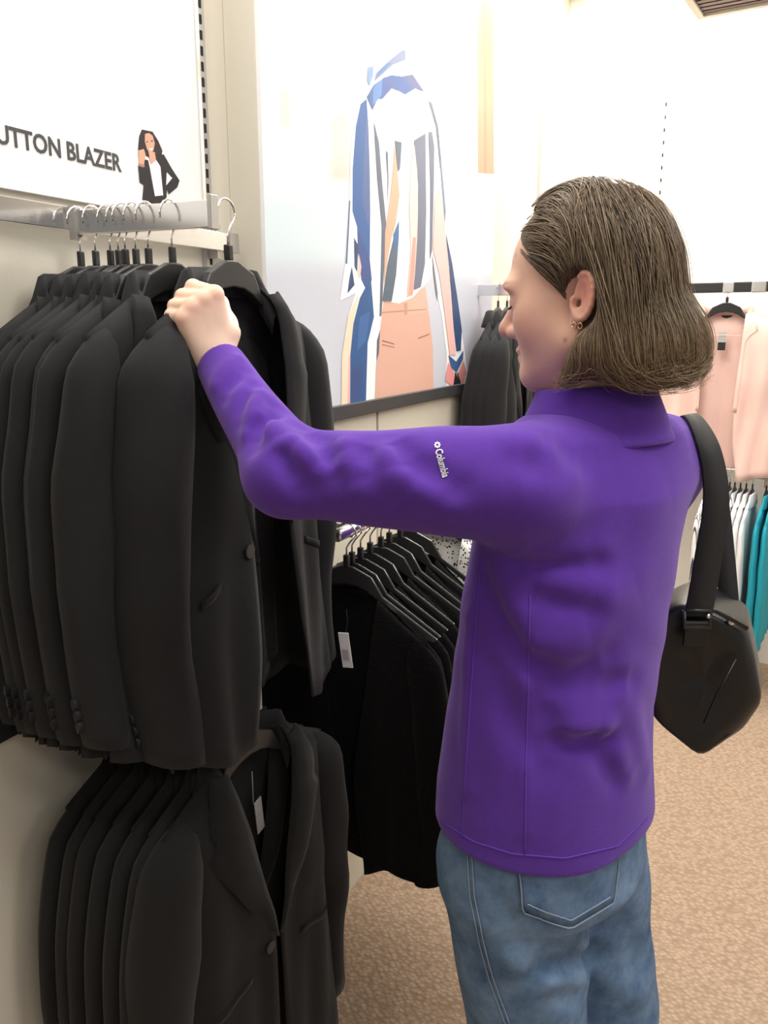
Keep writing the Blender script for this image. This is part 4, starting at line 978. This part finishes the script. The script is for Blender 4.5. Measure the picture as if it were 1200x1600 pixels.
def m_denim():
    m = mat('blue_denim', lin(98, 124, 158), .85, bump=('noise', 900, .4, .001), spec=.15); nt = m.node_tree; bb = nt.nodes['Principled BSDF']
    tc = nt.nodes.new('ShaderNodeTexCoord'); n1 = nt.nodes.new('ShaderNodeTexNoise'); n1.inputs['Scale'].default_value = 15; n1.inputs['Detail'].default_value = 8; n1.inputs['Roughness'].default_value = .7
    nt.links.new(tc.outputs['Object'], n1.inputs['Vector']); cr = nt.nodes.new('ShaderNodeValToRGB'); e = cr.color_ramp.elements
    e[0].position = .3; e[0].color = (*lin(66, 92, 126), 1); e[1].position = .7; e[1].color = (*lin(124, 150, 180), 1)
    nt.links.new(n1.outputs['Fac'], cr.inputs['Fac']); nt.links.new(cr.outputs['Color'], bb.inputs['Base Color']); return m
M['denim'] = m_denim(); M['thread'] = mat('pale_seam_thread', lin(140, 156, 176), .8)
Xj, Fj = surface(f_jeans, A3((.02, .82, .03)), A3((.50, 1.25, .95)), .0052)
je = bpy.data.objects.new('jeans', np_mesh('jeans', Xj-A3(base), Fj, M['denim'])); link(je, person); tag(je, 'light blue denim jeans')
bvJ = BVHTree.FromPolygons([tuple(v) for v in Xj], [tuple(f) for f in Fj])
def surf_line(bv, pxs, n, lift):
    out = []
    for i in range(n):
        f = i/(n-1)*(len(pxs)-1); k = min(int(f), len(pxs)-2); u = f-k
        p = hit(bv, lerp(pxs[k][0], pxs[k+1][0], u), lerp(pxs[k][1], pxs[k+1][1], u), lift)
        if p: out.append(p)
    return out
vs = []; NU, NV = 10, 8                                # back pocket
for j in range(NV):
    for i in range(NU):
        u, v = i/(NU-1), j/(NV-1); xt, yt = lerp(808, 962, u), 1340.; xb = lerp(817, 953, u); yb = lerp(1420, 1446, u*2) if u < .5 else lerp(1446, 1406, u*2-1)
        vs.append(hit(bvJ, lerp(xt, xb, v), lerp(yt, yb, v), .004) or P(xt, yt, .93))
pk_ = part('back_pocket', vs, grid_faces(NU, NV), M['denim'], je, True, origin=base, solid=.003, offset=0)
for ln, nm in (([(809, 1345), (817, 1420), (889, 1447), (954, 1407), (961, 1345)], 'pocket_stitching'), ([(823, 1408), (889, 1434), (948, 1398)], 'pocket_stitching'), ([(738, 1330), (742, 1400), (757, 1475), (772, 1530), (797, 1600)], 'side_seam'), ([(731, 1330), (735, 1400), (750, 1475), (765, 1530), (790, 1600)], 'side_seam')):
    pts = surf_line(bvJ, ln, 40, .0062 if 'pocket' in nm else .0015)
    if len(pts) > 3: b = MB(); b.tube(pts, .0009, 5); b.build(nm, M['thread'], je, smooth=True, origin=base)
for an in (AL, AR):                                    # shoes, below the frame
    Xs, Fs = surface(lambda Q: smax(smin(cap(Q, an-A3((0, 0, .035))-BF*.04, an+BF*.15-A3((0, 0, .045)), .042, .036), cap(Q, an, an-A3((0, 0, .03)), .04, .045), .03), .004-Q[:, 2], .006), an-A3((.25, .25, .09)), an+A3((.25, .25, .06)), .008)
    o = bpy.data.objects.new('shoe', np_mesh('shoe', Xs-A3(base), Fs, M['leather'])); link(o, person)
# ---- hair: volume plus strands
def f_hair(Q, grow=0.):
    q = tl(Q); m = np.stack([q[:, 0], np.abs(q[:, 1]), q[:, 2]], 1)
    d = ell(q, (.008, 0, .044), (.094, .080, .088))
    cutf = (q[:, 0]-.054)*.66-(q[:, 2]-.046)*.75            # face side of the hairline
    d = smax(d, cutf, .012)
    cur = ell(q, (-.042, 0, -.005), (.060, .082, .100)); cur = smin(cur, ell(q, (-.050, 0, -.064), (.074, .088, .044)), .03)
    cur = smin(cur, ell(q, (-.070, -.01, -.052), (.052, .072, .044)), .03)
    lock = smin(cap(m, (-.044, .072, -.005), (-.024, .078, -.058), .014, .020), cap(m, (-.024, .078, -.058), (.006, .066, -.088), .020, .015), .015)
    cur = smin(cur, lock, .02)
    cur = smax(cur, -(q[:, 2]+.104), .012)
    d = smin(d, cur, .03)
    d = smax(d, -ell(m, (-.004, .092, -.002), (.030, .036, .037)), .006)   # ear stays free
    d = smax(d, -cap(m, (.07, .05, -.03), (.04, .03, -.10), .052, .045), .008)
    return d-grow
M['hair'] = mat('ash_brown_hair', lin(96, 76, 56), .48, var=(30, .35), spec=.35)
Xr, Fr = surface(lambda Q: f_hair(Q)+.002, HO-A3((.22, .22, .18)), HO+A3((.24, .22, .20)), .0042)
hv = bpy.data.objects.new('hair', np_mesh('hair', Xr-A3(base), Fr, M['hair'])); link(hv, person); tag(hv, 'ash brown chin-length hair')
def m_strand():
    m = mat('hair_strands', lin(112, 90, 68), .42, spec=.4); nt = m.node_tree; bb = nt.nodes['Principled BSDF']
    a = nt.nodes.new('ShaderNodeVertexColor'); a.layer_name = 'Col'; nt.links.new(a.outputs['Color'], bb.inputs['Base Color']); return m
M['strand'] = m_strand()
rs = np.random.RandomState(3); NS = 9000; STEPS = 26
x0 = rs.uniform(-.095, .098, NS); side = np.where(rs.rand(NS) < .72, 1., -1.)
q = np.stack([x0, side*rs.uniform(.001, .010, NS)+.004, np.full(NS, .14)], 1)
extra = rs.rand(NS) < .45                                     # roots lower down the scalp
q[extra, 1] = side[extra]*rs.uniform(.02, .085, extra.sum()); q[extra, 2] = rs.uniform(.02, .12, extra.sum()); q[extra, 0] = rs.uniform(-.10, .06, extra.sum())
lift = rs.uniform(-.001, .0045, NS)+(rs.rand(NS) < .04)*.006; fly = np.where(rs.rand(NS) < .10, rs.uniform(.004, .016, NS), rs.uniform(0, .004, NS)); lift0 = lift.copy(); Qw = q@HR+HO
def proj_hair(Qw, it=3):
    e = .002
    for _ in range(it):
        g = np.stack([(f_hair(Qw+np.eye(3)[i]*e)-f_hair(Qw-np.eye(3)[i]*e))/(2*e) for i in range(3)], 1)
        gn = g/np.maximum(np.linalg.norm(g, axis=1), .2)[:, None]; Qw = Qw-np.clip(f_hair(Qw)-lift, -.03, .03)[:, None]*gn
    return Qw, gn
Qw, gn = proj_hair(Qw, 6); path = [Qw.copy()]; prev = None; wob = rs.normal(0, .22, (NS, 3)); step = rs.uniform(.0088, .0122, NS)
for k in range(STEPS):
    q = tl(Qw); sgn = np.where(q[:, 1] > 0, 1., -1.)
    front = np.clip((q[:, 0]+.005)/.06, 0, 1)*np.clip((q[:, 2]-.015)/.03, 0, 1)
    low = np.clip((-.055-q[:, 2])/.05, 0, 1)
    dl = np.stack([-.15-1.15*front, .35*sgn*np.clip((q[:, 2]-.09)/.04, 0, 1), -1+.55*front], 1)
    curl = np.where(q[:, 0] > -.02, 1., -1.)
    dl[:, 0] += low*curl*1.1; dl[:, 2] += low*.35
    dw = dl@HR+wob*(.6+1.9*low[:, None]); dw = dw-(dw*gn).sum(1)[:, None]*gn; dw /= np.linalg.norm(dw, axis=1)[:, None]+1e-9
    if prev is not None: dw = dw*.55+prev*.45; dw /= np.linalg.norm(dw, axis=1)[:, None]+1e-9
    lift = lift0+fly*low
    prev = dw; Qw = Qw+dw*step[:, None]; Qw, gn = proj_hair(Qw, 1); path.append(Qw.copy())
PA = np.stack(path, 1); L_ = PA.shape[1]; qq = tl(PA.reshape(-1, 3)).reshape(NS, L_, 3); ms = np.abs(qq[:, :, 1])
inear = ((qq[:, :, 0]+.006)/.027)**2+((ms-.090)/.034)**2+((qq[:, :, 2]+.002)/.036)**2 < 1
bad = (qq[:, :, 2] < -.106-.014*rs.rand(NS)[:, None]) | ((qq[:, :, 0] > .034) & (qq[:, :, 2] < .0)) | inear | ((qq[:, :, 0]-.058)*.66-(qq[:, :, 2]-.046)*.75 > .002+.005*rs.rand(NS)[:, None]) & (qq[:, :, 0] > -.005) & (qq[:, :, 2] > -.03)
stop = np.where(bad.any(1), bad.argmax(1), L_); keep = stop >= 6
pal = np.array([lin(*c) for c in ((112, 95, 75), (92, 77, 61), (134, 115, 92), (158, 137, 110))])
col = pal[rs.choice(4, NS, p=[.42, .30, .21, .07])]*rs.uniform(.85, 1.15, (NS, 1))
tv = np.gradient(PA, axis=1); od = PA-HO; sdv = np.cross(tv, od); sdv /= np.linalg.norm(sdv, axis=2, keepdims=True)+1e-9; od = od/np.linalg.norm(od, axis=2, keepdims=True)
r = (.00062*np.minimum(1, 1.5-1.35*np.arange(L_)[None]/stop[:, None].clip(1)).clip(.2))[:, :, None]
ring = np.stack([PA+sdv*r, PA+od*r, PA-sdv*r], 2); vid = np.arange(NS*L_*3).reshape(NS, L_, 3); fl_ = []
seg = (np.arange(L_-1)[None] < stop[:, None]-1) & keep[:, None]
for k in range(3):
    k2 = (k+1) % 3; fq = np.stack([vid[:, :-1, k], vid[:, :-1, k2], vid[:, 1:, k2], vid[:, 1:, k]], 2); fl_.append(fq[seg])
fs = np.concatenate(fl_); usedv = np.unique(fs); remap = np.full(vid.size, -1); remap[usedv] = np.arange(len(usedv)); fs = remap[fs]
vs = ring.reshape(-1, 3)[usedv]; tipf = np.clip((-qq[:, :, 2]-.01)/.09, 0, 1)[:, :, None]; cc = col[:, None, :]*(1-.55*tipf)+np.array(lin(158, 134, 102))*.55*tipf
cl = np.repeat(cc.reshape(-1, 3), 3, 0)[usedv]
ho = bpy.data.objects.new('hair_strands', np_mesh('hair_strands', vs-A3(base), fs, M['strand'], np.array(cl))); link(ho, hv); ho['kind'] = 'stuff'
# ================================================================ shoulder bag
bag = thing('shoulder_bag', 'black leather shoulder bag hanging at the right hip on a wide strap', 'bag', Vector((.47, 1.18, .86)))
ol = [(1002, 975), (1068, 943), (1118, 957), (1168, 985), (1181, 1040), (1192, 1104), (1160, 1150), (1092, 1187), (1028, 1138), (1000, 1100)]
fr = [P(x, y, lerp(1.10, 1.085, (x-1000)/190)) for x, y in ol]
def rounded(pts, k=.22):
    out = []; n = len(pts)
    for i in range(n):
        p0, p1, p2 = pts[i-1], pts[i], pts[(i+1) % n]; A_ = p1.lerp(p0, k); B_ = p1.lerp(p2, k)
        for t in (0, .33, .67, 1): out.append((A_.lerp(p1, t)).lerp(p1.lerp(B_, t), t))
    return out
fr = rounded(fr); cen = sum(fr, Vector())/len(fr); back = Vector((.055, .125, 0)); vs = []
prof = [(.06, .0), (.05, .35), (.015, .7), (0, .90), (.03, .955), (.12, .985), (.3, 1.0), (.7, 1.0), (.88, .985), (.97, .955), (1., .90), (1., .5), (1., .0)]
for off, sc in prof:
    for v in fr: vs.append(cen+(v-cen)*sc+back*off+Vector((0, -.006*math.sin(sc*9+v.x*40)*(.06 > off), 0)))
n = len(fr); fs = [f[::-1] for f in grid_faces(n, len(prof), True)]
ob = part('bag_body', vs, fs, M['leather'], bag, True, origin=bag.location)
b = MB(); top = [P(1072, 946, 1.092), P(1118, 957, 1.088), P(1166, 984, 1.086)]
b.tube([v+Vector((0, -.002, .003)) for v in top], .0035, 8); b.build('top_piping', M['leather'], bag, smooth=True, origin=bag.location)
b = MB(); b.tube([P(1150, 1030, 1.080), P(1120, 1085, 1.074), P(1100, 1130, 1.076)], .0016, 6); b.build('seam', M['leather'], bag, smooth=True, origin=bag.location)
def strap(pts, hw, name, mt):
    vs = []; A_ = np.array(pts, float); n = len(A_); N = 8*(n-1)+1
    for i in range(N):
        f = i/8; k = min(int(f), n-2); u = f-k; p0, p1, p2, p3 = A_[max(k-1, 0)], A_[k], A_[k+1], A_[min(k+2, n-1)]
        v = .5*(2*p1+(p2-p0)*u+(2*p0-5*p1+4*p2-p3)*u*u+(3*p1-p0-3*p2+p3)*u**3)
        c = P(v[0], v[1], v[2]); s_ = Vector((math.cos(v[3]), math.sin(v[3]), 0))*hw; vs += [c-s_, c+s_]
    return part(name, vs, [(2*i, 2*i+1, 2*i+3, 2*i+2) for i in range(N-1)], mt, bag, True, origin=bag.location, solid=.004, offset=0)
strap([(1058, 662, 1.19, .9), (1080, 650, 1.12, .8), (1104, 690, 1.075, .5), (1117, 745, 1.065, .35), (1118, 800, 1.065, .2), (1107, 870, 1.07, .1), (1091, 962, 1.080, .05)], .019, 'strap', M['webbing'])
strap([(1072, 660, 1.21, .9), (1096, 668, 1.20, .7), (1114, 720, 1.20, .4), (1126, 800, 1.20, .2), (1133, 870, 1.20, .1), (1139, 942, 1.20, 0)], .015, 'strap', M['webbing'])
def ringd(cx, cy, Y, w, h):
    b = MB(); pts = [P(cx+w*sx, cy+h*sy, Y) for sx, sy in ((-1, -1), (1, -1), (1, 1), (-1, 1), (-1, -1))]; b.tube(pts, .0035, 8); return b
ringd(1089, 967, 1.078, 20, 13).build('buckle_ring', M['blackmetal'], bag, smooth=True, origin=bag.location)
ringd(1136, 946, 1.20, 16, 8).build('buckle_ring', M['blackmetal'], bag, smooth=True, origin=bag.location)
b = MB(); b.box(P(1087, 990, 1.079), .017, .003, .018); bevel(b.build('strap_tab', M['leather'], bag, origin=bag.location), .002)
b = MB(); b.disc(P(1141, 971, 1.09), (0, -1, .6), .006, .006); b.disc(P(1106, 962, 1.074), (0, -1, 0), .003, .003); b.build('rivet', M['chrome'], bag, smooth=True, origin=bag.location)
# ================================================================ square the room to the world axes
RW = Matrix.Rotation(TH, 4, 'Z'); person['worldparts'] = 1; bag['worldparts'] = 1
bpy.context.view_layer.update()
for o in list(SC.objects):
    if o.parent is not None: continue
    if o.get('worldparts') or (o.get('kind') == 'structure'):
        o.location = RW @ o.location
        for c in [o]+list(o.children_recursive):
            if c.type == 'MESH': c.data.transform(RW)
        if 'worldparts' in o: del o['worldparts']
    else: o.matrix_world = RW @ o.matrix_world
